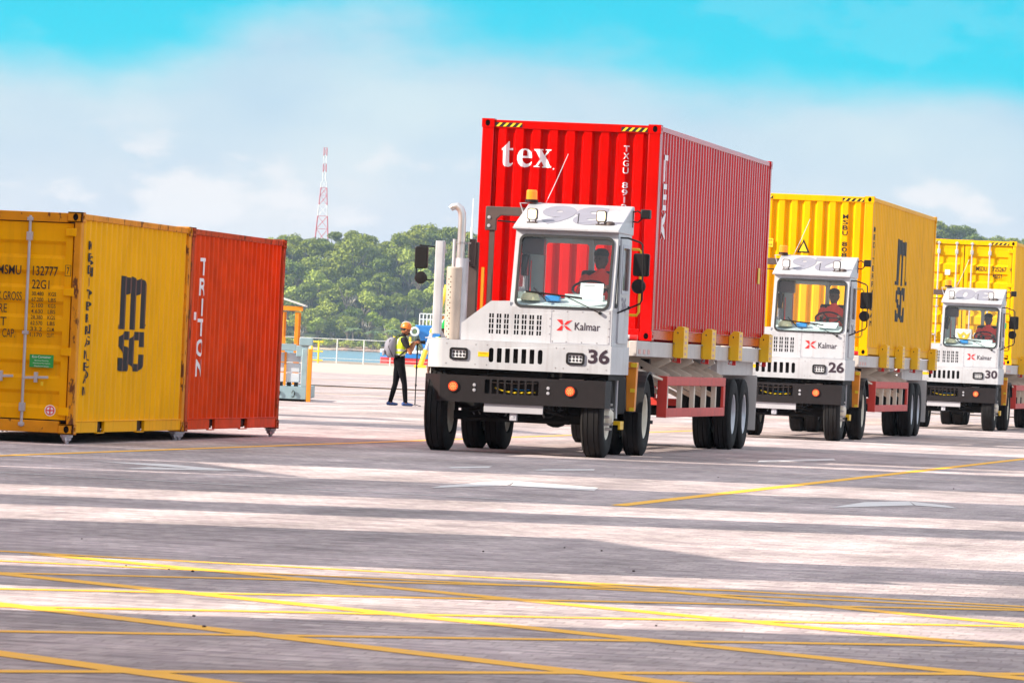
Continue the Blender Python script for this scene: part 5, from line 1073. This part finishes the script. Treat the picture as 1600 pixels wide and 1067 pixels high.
# ------------------------------------------------------------------ quay: fence, boat, flat rack, shelter
mFence = mat('white_rail_paint', (.62, .62, .60), .5)
mSea = None
fx0 = at(526, 560, QY - 1.5).x
fence = thing('quay_fence', 'white tubular railing along the quay edge above the water', 'fence', (0, QY - 1.5, 0))
for k in range(-14, 22):
    x = fx0 + k * 1.865; mb = MB(); mb.cyl((x, 0, 0), (x, 0, 1.72), .042, n=8); mb.build('post', mFence, fence)
for z, r in ((1.70, .026), (1.02, .017), (.35, .017)): mb = MB(); mb.cyl((fx0 - 14 * 1.865, 0, z), (fx0 + 21 * 1.865, 0, z), r, n=8); mb.build('rail', mFence, fence)
p = at(497, 563, 385); ls = thing('ladder_guard', 'small yellow rail frame on the quay beside the flat rack', 'rail', (p.x, 385, 0))
for x in (-.45, .0): mb = MB(); mb.cyl((x, 0, 0), (x, 0, 1.5), .06, n=8); mb.build('post', mYelB, ls)
for z in (.2, .8, 1.45): mb = MB(); mb.cyl((-.9, 0, z), (.3, 0, z), .05, n=8); mb.build('rail', mYelB, ls)

mBlueH = mat('blue_hull_paint', (.03, .20, .55), .4, var=.1); mRedH = mat('red_hull_paint', (.62, .03, .03), .45); mWhiteB = mat('white_ship_paint', (.76, .76, .76), .4)
bt = thing('tug_boat', 'blue and red tug boat moored at the quay behind the photographer', 'boat', (0, 408, -.8))
def hullout(e, x0=-9.4, x1=15.0, b=6.5): return [(x0 - e, 1.2), (x0 + .5 - e, .3 - e), (x0 + 1.8, -e), (x1 - 6, -e), (x1 - 2, 1.2 - e), (x1 + e, b / 2), (x1 - 2, b - 1.2 + e), (x1 - 6, b + e), (x0 + 1.8, b + e), (x0 + .5 - e, b - .3 + e), (x0 - e, b - 1.2)]
mb = MB(); mb.prism(hullout(0), 'z', -.6, 1.38); mb.build('lower_hull', mRedH, bt)
mb = MB(); mb.prism(hullout(.02), 'z', 1.381, 1.72); mb.build('upper_hull', mBlueH, bt)
mb = MB(); mb.prism(hullout(.05), 'z', 1.721, 1.95); mb.build('rubbing_strake', mWhiteB, bt)
mb = MB(); mb.prism([(-7.0, 3.78), (-6.95, 3.6), (-6.6, 2.8), (-6.3, 1.951), (0, 1.951), (0, 3.55), (0, 3.78)], 'y', .8, 5.4); mb.build('blue_forecastle', mBlueH, bt, bevel=.05)
mb = MB(); mb.box(-4.6, -.4, 1.2, 5.0, 3.781, 6.3); mb.box(-5.0, 0, .9, 5.3, 6.301, 6.5); dk = mb.build('wheelhouse', mWhiteB, bt, bevel=.05)
for k in range(4): mb = MB(); mb.box(-4.4 + k * 1.0, -3.6 + k * 1.0, 1.17, 1.199, 4.9, 5.8); mb.build('window', mLampDark, dk)
rl = MB()
for k in range(9): x = -6.7 + k * .26; rl.cyl((x, .85, 3.78), (x, .85, 4.6), .04, n=6)
for z in (4.2, 4.6): rl.cyl((-6.7, .85, z), (-4.6, .85, z), .04, n=6)
rl.build('bow_rail', mWhiteB, bt)
mb = MB(); c = Vector((-7.0, .6, 3.3)); mb.tube([c + Vector((.27 * math.cos(t / 18 * 2 * math.pi), 0, .27 * math.sin(t / 18 * 2 * math.pi))) for t in range(19)], .075, 8); mb.build('life_ring', mWhiteB, bt)
mb = MB(); mb.box(-5.2, -4.75, .9, 1.15, 4.0, 4.5); mb.build('deck_locker', mOrange, bt)
mt = at(738, 345, 410); mb = MB(); mb.cyl((mt.x, 2.5, 6.5), (mt.x, 2.5, 11.0), .10, .09, n=8); mb.cyl((mt.x, 2.5, 11.0), (mt.x, 2.5, 13.1), .05, .03, n=6); mb.build('mast', mWhiteB, bt)
for k, (px, m) in enumerate(((615, mYelB), (628, mWhiteB), (640, mYelB))):
    q = at(px, 552, 408); mb = MB(); mb.cyl((q.x, .6, 1.951), (q.x, .6, 2.9), .09, n=8); mb.build('bollard', m, bt)
mb = MB(); mb.box(4, 9, 1.5, 5, 1.951, 3.6); mb.box(-8.5, -6.9, 2.0, 4.5, 1.951, 2.3); mb.build('deck_house', mWhiteB, bt, bevel=.05)

a, b = at(656, 577, 384), at(699, 446, 384)
bm_ = thing('loading_arm', 'leaning yellow and grey hydraulic arm standing on the quay beside the boat', 'crane arm', (a.x, 384, 0))
d = Vector((b.x - a.x, 0, b.z - 0))
for k, (t0, t1, r, m) in enumerate(((0, .22, .17, mYelB), (.22, .42, .11, mGalv), (.42, .47, .15, mYelB), (.47, .66, .10, mGalv), (.66, 1, .17, mYelB))): mb = MB(); mb.cyl(d * t0, d * t1, r, n=10); mb.build('arm_section', m, bm_)
mb = MB(); mb.box(-.4, .4, -.4, .4, 0, .18); mb.build('base', mYelB, bm_)

mSteelB = mat('blue_grey_steel_paint', (.25, .36, .40), .5, var=.1, rust=(.70, RUST)); mBale = mat('white_block', (.55, .57, .62), .6, var=.08)
fx = -4.42; fy = 126.45
fr_ = thing('flat_rack', 'blue grey steel flat rack with orange post loaded with white blocks', 'flat rack', (fx, fy, 0), 0)
mb = MB(); mb.box(-3.2, -.10, 0, 5.5, .05, .33); mb.build('base', mSteelB, fr_, bevel=.01)
for x in (-2.2, -1.5, -.75, -.42): mb = MB(); mb.tube([(x, -.03, .10), (x + .05, -.03, .10), (x + .07, -.03, .20), (x + .03, -.03, .25), (x, -.03, .18)], .012, 6); mb.build('lashing_ring', mBlack, fr_)
mb = MB(); mb.box(-.095, .0, -.02, .16, 0, 1.18); mb.build('corner_post', mOrange, fr_, bevel=.01)
mb = MB(); mb.box(-.23, -.10, .02, .2, .331, 1.18); mb.box(-.36, -.10, .03, .22, 1.0, 1.24); mb.build('end_frame', mSteelB, fr_, bevel=.01)
mb = MB(); mb.box(-.30, .0, .0, .25, 1.25, 1.42); mb.build('corner_casting', mSteelB, fr_, bevel=.012)
mb = MB(); mb.box(-3.2, -.365, .04, .16, 1.12, 1.27); mb.build('header', mSteelB, fr_, bevel=.01)
for x in (-.60, -.98, -1.36): mb = MB(); mb.box(x - .025, x + .025, .205, .225, .34, 1.09); mb.build('lashing_strap', mOrange, fr_)
bm2 = MB(); bm2.box(-.16, .16, 0, .6, 0, .205); bme = bm2.mesh('white_block', mBale)
for c in range(6):
    for r in range(3):
        o = obj('white_block', bme, bevel=.015); o.location = (fx - .43 - c * .345, fy + .24, .42 + r * .225); nm = ('bottom', 'middle', 'top')[r]
        tag(o, 'white block in the %s row of the flat rack, column %s from the orange post' % (nm, ('first', 'second', 'third', 'fourth', 'fifth', 'sixth')[c]), 'block', 'white blocks on the flat rack')
for c in range(6):
    o = MB(); o.box(-.12, -.04, 0, .5, 0, .085); o.box(.04, .12, 0, .5, 0, .085); o = o.build('timber_bearer', mBlack); o.location = (fx - .43 - c * .345, fy + .26, .332); tag(o, 'dark bearer under the %s column of white blocks' % ('first', 'second', 'third', 'fourth', 'fifth', 'sixth')[c], 'bearer', 'bearers under the white blocks')
g0 = at(475, 478, 140.0)
gz = thing('shelter', 'small yellow steel shelter with pale roof standing behind the flat rack', 'shelter', (g0.x, 140.0, 0))
zt = g0.z
for x in (-.16, -.52, -1.55):
    for y in (0, 1.4): mb = MB(); mb.box(x - .045, x + .045, y - .045, y + .045, 0, zt - .16); mb.build('post', mOrange, gz)
mb = MB(); mb.prism([(-1.75, zt + .02), (-.85, zt + .28), (.03, zt + .02), (.03, zt - .02), (-.85, zt + .235), (-1.75, zt - .02)], 'y', -.15, 1.55); mb.build('roof', mFence, gz)
mb = MB(); mb.box(-1.70, -.02, -.08, -.02, zt - .13, zt - .021); mb.build('fascia', mOrange, gz)
for z in (.62, 1.12): mb = MB(); mb.box(-1.55, -.16, -.02, .02, z, z + .05); mb.build('guard_rail', mYel, gz)
dr = at(500, 604, 0.1)
mb = MB(); mb.box(-26, 22, 0, .5, .004, .03); o = mb.build('drain_cover', mFrame); o.location = (0, 176, 0); kind(o, 'structure')

# ------------------------------------------------------------------ water, far shore
WZ = -.8
m, N, L, b = nodes('estuary_water'); b.inputs['Base Color'].default_value = (.10, .20, .26, 1); b.inputs['Roughness'].default_value = .22
tcn = N.new('ShaderNodeTexCoord'); mpn = N.new('ShaderNodeMapping'); mpn.inputs['Scale'].default_value = (.25, .06, 1); L.new(tcn.outputs['Object'], mpn.inputs[0]); nn_ = N.new('ShaderNodeTexNoise'); nn_.inputs['Scale'].default_value = 1; nn_.inputs['Detail'].default_value = 6; L.new(mpn.outputs[0], nn_.inputs['Vector']); bpn = N.new('ShaderNodeBump'); bpn.inputs['Strength'].default_value = .9; bpn.inputs['Distance'].default_value = .8; L.new(nn_.outputs[0], bpn.inputs['Height']); L.new(bpn.outputs[0], b.inputs['Normal'])
mb = MB(); mb.add([(-2600, QY - .5, WZ), (2600, QY - .5, WZ), (2600, 5600, WZ), (-2600, 5600, WZ)], [(0, 1, 2, 3)]); kind(mb.build('water', m, smooth=0), 'structure')
SHORE = 2200.0
RIDGE = [(-800, 26), (-300, 14), (-129, 17), (-112, 24), (-94, 30.5), (-80, 32), (-66, 35), (-54, 29), (-39, 36), (-21, 33.5), (0, 33), (120, 42), (168, 46), (176, 47), (184, 43), (192, 43), (200, 42.5), (260, 38), (800, 34)]
def ridge(x):
    for (a, ya), (c, yc) in zip(RIDGE, RIDGE[1:]):
        if a <= x <= c: return ya + (yc - ya) * (x - a) / (c - a)
    return 26
def hgt(x, y):
    t = max(0, min(1, (y - SHORE - 6) / 94)); t = t * t * (3 - 2 * t); n = mnoise.noise(Vector((x * .02, y * .02, 0)))
    return WZ - 1.2 + min(2.6, max(0, (y - SHORE + 8) * .16)) + ridge(x) * t + n * 2.2 * t
m, N, L, b = nodes('hill_soil'); geo = N.new('ShaderNodeNewGeometry'); sx = N.new('ShaderNodeSeparateXYZ'); L.new(geo.outputs['Position'], sx.inputs[0]); nz_ = N.new('ShaderNodeTexNoise'); nz_.inputs['Scale'].default_value = .12; nz_.inputs['Detail'].default_value = 6; L.new(geo.outputs['Position'], nz_.inputs['Vector'])
ad = N.new('ShaderNodeMath'); ad.operation = 'MULTIPLY_ADD'; ad.inputs[1].default_value = 5.0; L.new(nz_.outputs[0], ad.inputs[0]); L.new(sx.outputs['Z'], ad.inputs[2]); rr = N.new('ShaderNodeMapRange'); rr.inputs['From Min'].default_value = 3.4; rr.inputs['From Max'].default_value = 4.4; L.new(ad.outputs[0], rr.inputs['Value'])
mxn = N.new('ShaderNodeMixRGB'); L.new(rr.outputs[0], mxn.inputs[0]); mxn.inputs[1].default_value = (.50, .36, .24, 1); mxn.inputs[2].default_value = (.055, .075, .025, 1); L.new(mxn.outputs[0], b.inputs['Base Color']); b.inputs['Roughness'].default_value = .9
mHill = m
nx, ny = 170, 40; xs = [-800 + 1600 * i / nx for i in range(nx + 1)]; ys = [SHORE - 12 + 10 * j if j < 14 else SHORE + 128 + 25 * (j - 14) for j in range(ny + 1)]
mb = MB(); mb.add([(x, y, hgt(x, y)) for y in ys for x in xs], [(j * (nx + 1) + i, j * (nx + 1) + i + 1, (j + 1) * (nx + 1) + i + 1, (j + 1) * (nx + 1) + i) for j in range(ny) for i in range(nx)]); kind(mb.build('hillside', mHill, smooth=60), 'structure')
# second ridge far behind
mFar = mat('far_forest', (.05, .085, .04), .9, var=.5, scale=.05, bump=1.0, bscale=.12)
mb = MB(); nx = 260; rows = 14
def fh(x, j):
    base = 62 + 18 * math.exp(-((x + 20) / 90.0) ** 2) + 10 * math.sin(x * .006 + 1); return (base + 7 * mnoise.fractal(Vector((x * .03, j * .7, 2)), 1, 2, 5)) * min(1, j / 7.0) + WZ
mb.add([(-1500 + 3000 * i / nx, 3900 + j * 40, fh(-1500 + 3000 * i / nx, j)) for j in range(rows + 1) for i in range(nx + 1)], [(j * (nx + 1) + i, j * (nx + 1) + i + 1, (j + 1) * (nx + 1) + i + 1, (j + 1) * (nx + 1) + i) for j in range(rows) for i in range(nx)]); kind(mb.build('far_hills', mFar, smooth=0), 'structure')
rk = MB()
mRock = mat('shore_rock', (.22, .11, .075), .9, var=.3, scale=.8)
for i in range(9):
    px = 530 + i * 9 + random.uniform(-3, 3); q = at(px, 540, SHORE - 5); o = MB(); w = random.uniform(1.6, 3.4); hh = random.uniform(.5, 1.3)
    o.lathe([(w, 0), (w * .95, hh * .4), (w * .6, hh * .85), (0, hh)], axis='z', n=9); o.v = [(x * random.uniform(.8, 1.2), y * random.uniform(.8, 1.2), z) for x, y, z in o.v]; o = o.build('shore_rock', mRock); o.location = (q.x, SHORE - 5 + random.uniform(-2, 2), WZ - .1); tag(o, '%s low reddish rock from the left on the far beach' % 'first second third fourth fifth sixth seventh eighth ninth'.split()[i], 'rock', 'rocks on the far beach')

# ------------------------------------------------------------------ trees
def leaf_mat(name, c0, c1):
    m, N, L, b = nodes(name); oi = N.new('ShaderNodeObjectInfo'); geo = N.new('ShaderNodeTexCoord'); n = N.new('ShaderNodeTexNoise'); n.inputs['Scale'].default_value = .35; n.inputs['Detail'].default_value = 4; L.new(geo.outputs['Object'], n.inputs['Vector'])
    ad = N.new('ShaderNodeMath'); ad.operation = 'MULTIPLY_ADD'; ad.inputs[1].default_value = .65; L.new(oi.outputs['Random'], ad.inputs[0]); mu = N.new('ShaderNodeMath'); mu.operation = 'MULTIPLY'; mu.inputs[1].default_value = .5; L.new(n.outputs[0], mu.inputs[0]); L.new(mu.outputs[0], ad.inputs[2])
    mx = N.new('ShaderNodeMixRGB'); L.new(ad.outputs[0], mx.inputs[0]); mx.inputs[1].default_value = c0 + (1,); mx.inputs[2].default_value = c1 + (1,); L.new(mx.outputs[0], b.inputs['Base Color']); b.inputs['Roughness'].default_value = .6; b.inputs['Specular IOR Level'].default_value = .25
    return m
mLeafA = leaf_mat('broad_leaves', (.030, .084, .007), (.26, .29, .020)); mLeafB = leaf_mat('light_leaves', (.20, .30, .015), (.46, .48, .08)); mLeafC = leaf_mat('dry_leaves', (.16, .13, .06), (.30, .24, .12)); mPalm = leaf_mat('palm_leaves', (.05, .09, .03), (.12, .17, .06))
mBark = mat('grey_bark', (.16, .13, .10), .9, var=.3, scale=2); mBarkP = mat('pale_bark', (.50, .45, .38), .9, var=.2, scale=2)
rnd = random.Random(21)
def crown_mesh(name, m, rx, rz, zc, lobes=15, per=105, size=1.15, dome=True):
    mb = MB()
    for i in range(lobes):
        t = rnd.uniform(0, 2 * math.pi); e = rnd.uniform(-.25, 1) if dome else rnd.uniform(-1, 1); k = math.sqrt(max(0, 1 - e * e)) * rnd.uniform(.55, 1)
        c = Vector((rx * k * math.cos(t) * .72, rx * k * math.sin(t) * .72, zc + rz * e * .72)); lr = rx * rnd.uniform(.26, .46)
        for j in range(per):
            d = Vector((rnd.gauss(0, 1), rnd.gauss(0, 1), rnd.gauss(0, 1) + .35)).normalized(); p = c + Vector((d.x * lr, d.y * lr, d.z * lr * .62)) * rnd.uniform(.72, 1.08)
            n = (d + Vector((rnd.gauss(0, .55), rnd.gauss(0, .55), rnd.gauss(0, .55)))).normalized(); a = n.orthogonal().normalized(); q = rnd.uniform(0, 6.28); a, bb = a * math.cos(q) + n.cross(a) * math.sin(q), n.cross(a) * math.cos(q) - a * math.sin(q)
            s = size * rnd.uniform(.45, 1.0); mb.add([p - a * s * .5, p - bb * s * .32 + n * s * .1, p + a * s * .5, p + bb * s * .32 + n * s * .1], [(0, 1, 2, 3)])
    return mb.mesh(name, m, 0)
def trunk_mesh(m, h, r, spread, nl=6):
    mb = MB(); mb.tube([(0, 0, -2), (0, 0, h * .3), (r * .6, 0, h * .62)], r, 8, rad=[r * 1.25, r, r * .8])
    for k in range(nl):
        t = 2 * math.pi * k / nl + .4; b = Vector((math.cos(t), math.sin(t), 0)); z0 = h * (.34 + .05 * (k % 3)); mb.tube([(0, 0, z0), b * spread * .45 + Vector((0, 0, h * .62)), b * spread * .85 + Vector((0, 0, h * .86))], r, 6, rad=[r * .6, r * .42, r * .16])
    return mb.mesh('trunk', m, 40)
TREES = {'broad': [(crown_mesh('crown', mLeafA, 7.0, 5.0, 9.5), trunk_mesh(mBark, 13, .45, 6)) for _ in range(4)],
         'tall': [(crown_mesh('crown', mLeafA, 5.2, 6.0, 11.5, 14), trunk_mesh(mBark, 15, .38, 4)) for _ in range(2)],
         'light': [(crown_mesh('crown', mLeafB, 5.6, 4.2, 8.0, 12, 90), trunk_mesh(mBark, 11, .3, 4)) for _ in range(2)],
         'dry': [(crown_mesh('crown', mLeafC, 3.0, 6.5, 7.0, 12, 60, .9, False), trunk_mesh(mBarkP, 13, .4, 2.5)) for _ in range(2)],
         'bush': [(crown_mesh('crown', mLeafB, 4.0, 2.4, 1.8, 10, 70, .9), trunk_mesh(mBark, 3, .2, 2)) for _ in range(2)],
         'pale': [(crown_mesh('crown', mLeafA, 5.5, 3.2, 12.0, 10, 90), trunk_mesh(mBarkP, 13.5, .55, 5, 7))]}
ORD = 'first second third fourth fifth sixth seventh eighth ninth tenth eleventh twelfth thirteenth fourteenth fifteenth sixteenth seventeenth eighteenth nineteenth twentieth'.split()
GROVE = []
def tree(kindt, x, y, s, label, group=None, name=None):
    cm_, tm_ = rnd.choice(TREES[kindt]); t = thing(name or {'broad': 'broadleaf_tree', 'tall': 'tall_tree', 'light': 'light_green_tree', 'dry': 'vine_covered_tree', 'bush': 'shrub', 'pale': 'pale_trunk_tree'}[kindt], label, 'shrub' if kindt == 'bush' else 'tree', (x, y, hgt(x, y)), rnd.uniform(0, 6.28), group)
    t.scale = (s, s, s * rnd.uniform(.85, 1.12)); obj('trunk', tm_, t); obj('crown', cm_, t); return t
LAB = {'broad': 'broad dark green tree in the forest on the far hillside', 'tall': 'tall dark green tree in the forest on the far hillside', 'light': 'light green tree in the forest on the far hillside', 'dry': 'brown vine covered tree at the far shore', 'bush': 'low green shrub behind the far beach'}
for row in range(11):
    y = SHORE + 9 + row * 9.2; x = -116 + rnd.uniform(0, 6)
    while x < 2:
        if row < 2: k = rnd.choice(['broad', 'light', 'dry', 'light', 'tall', 'dry'])
        elif row < 5: k = rnd.choice(['broad', 'light', 'light', 'tall', 'broad'])
        else: k = rnd.choice(['broad', 'broad', 'broad', 'tall', 'light'] if row % 3 == 0 else ['broad', 'broad', 'tall'])
        s = rnd.choice([.65, .8, 1.0, 1.0, 1.15, 1.35] if row < 8 else [.75, .85, .95, 1.0]) * rnd.uniform(.9, 1.1) * (.8 if row < 3 else 1.0); GROVE.append((tree(k, x, y + rnd.uniform(-3.5, 3.5), s, LAB[k], 'trees of the far forest'), k, row, x)); x += rnd.uniform(5.2, 8.6)
for x in range(-118, 6, 5):
    tree('bush', x + rnd.uniform(-2, 2), SHORE + 4 + rnd.uniform(-1, 3), rnd.uniform(.6, 1.1), '%s low green shrub from the left behind the far beach' % (ORD + ['twenty first', 'twenty second', 'twenty third', 'twenty fourth', 'last'])[(x + 118) // 5], 'shrubs behind the far beach')
for x, dy in [(150 + 6.5 * i, 0) for i in range(10)] + [(152 + 7 * i, 9) for i in range(9)] + [(-125 - 11 * i, 0) for i in range(9)] + [(14 + 16 * i, 0) for i in range(9)]:
    k = rnd.choice(['broad', 'broad', 'tall']); tree(k, x, SHORE + 92 + dy, rnd.uniform(.8, 1.15), 'dark green tree on the far ridge %s' % ('above the rearmost container' if x > 140 else 'hidden by the trucks' if x > 0 else 'above the rusty red container'), 'trees on the ridge')
for i in range(70):                                                # undergrowth between the trunks
    x = rnd.uniform(-112, 0); y = SHORE + rnd.uniform(14, 96); GROVE.append((tree('bush', x, y, rnd.uniform(.7, 1.3), LAB['bush'], 'undergrowth of the far forest'), 'bush', int((y - SHORE - 9) / 9.2), x))
KN = {'broad': 'broad dark green tree', 'tall': 'tall slender dark tree', 'light': 'light green tree', 'dry': 'brown vine covered tree', 'bush': 'green shrub'}
bins = {}
for t, k, row, x in GROVE:
    px = 800 + x / 2250.0 * F_PX; bins.setdefault((k, 'at the shore' if row < 2 else 'on the lower slope' if row < 5 else 'on the middle slope' if row < 8 else 'on the upper slope', 'beside the red container' if px < 470 else 'below the radio tower' if px < 525 else 'left of the photographer' if px < 600 else 'above the photographer' if px < 655 else 'behind the mirror' if px < 700 else 'behind the exhaust'), []).append((x, t))
for (k, a, b_), lst in bins.items():
    for i, (x, t) in enumerate(sorted(lst, key=lambda e: e[0])): t['label'] = ('%s %s %s %s' % (ORD[min(i, 19)], KN[k], a, b_)) if len(lst) > 1 else '%s %s %s' % (KN[k], a, b_)
q = at(548, 440, SHORE + 42); tree('pale', q.x, SHORE + 42, .95, 'pale trunked tree with bare white limbs in the middle of the hillside')
q = at(655, 410, SHORE + 52); tree('light', q.x, SHORE + 52, 1.25, 'bright light green tree high on the far hillside', name='light_green_tree')
def palm_mesh():
    mb = MB()
    for k in range(17):
        t = 2 * math.pi * k / 17 + rnd.uniform(-.1, .1); d = Vector((math.cos(t), math.sin(t), 0)); ln = rnd.uniform(4.2, 5.4); e = rnd.uniform(.15, .95); w = Vector((-d.y, d.x, 0))
        prev = None
        for i in range(7):
            u = i / 6; p = d * ln * u * (1 - .15 * u) + Vector((0, 0, 8 + e * 3.0 * u - (2.2 + e) * u * u)); ww = .55 * math.sin(math.pi * min(1, u + .12)) + .05
            cur = (p + w * ww - Vector((0, 0, ww * .6)), p, p - w * ww - Vector((0, 0, ww * .6)))
            if prev: mb.add([prev[0], prev[1], cur[1], cur[0], prev[2], cur[2]], [(0, 1, 2, 3), (1, 4, 5, 2)])
            prev = cur
    return mb.mesh('crown', mPalm, 0)
pmesh = palm_mesh(); tb = MB(); tb.tube([(0, 0, -1), (.3, 0, 4), (0, 0, 8)], .3, 8, rad=[.36, .26, .2]); ptr = tb.mesh('trunk', mBark, 40)
for i, (px, s, w) in enumerate(((551, 1.0, 'left'), (583, .9, 'second'), (612, 1.0, 'third'), (668, .8, 'right'))):
    q = at(px, 520, SHORE + 3); t = thing('palm_tree', 'grey green palm tree at the far shore, %s of four' % w, 'palm', (q.x, SHORE + 3, hgt(q.x, SHORE + 3)), i * 1.1, 'palms at the far shore'); t.scale = (s, s, s); obj('trunk', ptr, t); obj('crown', pmesh, t)

# ------------------------------------------------------------------ lattice tower
TY = SHORE + 120; tb_, tt_ = at(503, 362, TY), at(507, 231, TY); zb = hgt(tb_.x, TY)
tw = thing('radio_tower', 'red and white lattice radio tower rising above the far hill', 'tower', (tb_.x, TY, zb))
zt = tt_.z - zb; zk = at(504, 284, TY).z - zb; levels = [0, zk * .26, zk * .45, zk * .60, zk * .73, zk * .84, zk * .93, zk, zk + (zt - zk) * .28, zk + (zt - zk) * .52, zk + (zt - zk) * .76, zt]
def tw_w(z): return 3.4 - (3.4 - 1.05) * z / zk if z < zk else .62
mTwR = mat('tower_red', (.55, .05, .06), .5); mTwW = mat('tower_white', (.75, .75, .75), .5)
for i, (z0, z1) in enumerate(zip(levels, levels[1:])):
    mb = MB(); a, c = tw_w(z0), tw_w(z1 - .01); A = [Vector((sx_ * a, sy_ * a, z0)) for sx_, sy_ in ((-1, -1), (1, -1), (1, 1), (-1, 1))]; C = [Vector((sx_ * c, sy_ * c, z1)) for sx_, sy_ in ((-1, -1), (1, -1), (1, 1), (-1, 1))]
    for k in range(4):
        mb.cyl(A[k], C[k], .14, n=5); mb.cyl(A[k], C[(k + 1) % 4], .075, n=4); mb.cyl(A[(k + 1) % 4], C[k], .075, n=4); mb.cyl(C[k], C[(k + 1) % 4], .075, n=4)
    mb.build('lattice_section', mTwR if i in (1, 4, 5, 8, 10) or i % 3 == 2 else mTwW, tw)

HAZE = 0.00007
# ------------------------------------------------------------------ haze over the estuary
m = bpy.data.materials.new('haze_air'); m.use_nodes = True; N = m.node_tree.nodes; L = m.node_tree.links; N.remove(N['Principled BSDF']); pv = N.new('ShaderNodeVolumePrincipled'); pv.inputs['Color'].default_value = (.58, .76, 1.0, 1); pv.inputs['Density'].default_value = HAZE; pv.inputs['Anisotropy'].default_value = 0.0; L.new(pv.outputs[0], N['Material Output'].inputs['Volume'])
MATS['haze_air'] = m
mb = MB(); mb.box(-2900, 2900, -400, 5900, -4.5, 92); h = kind(mb.build('haze', m, smooth=0), 'stuff')
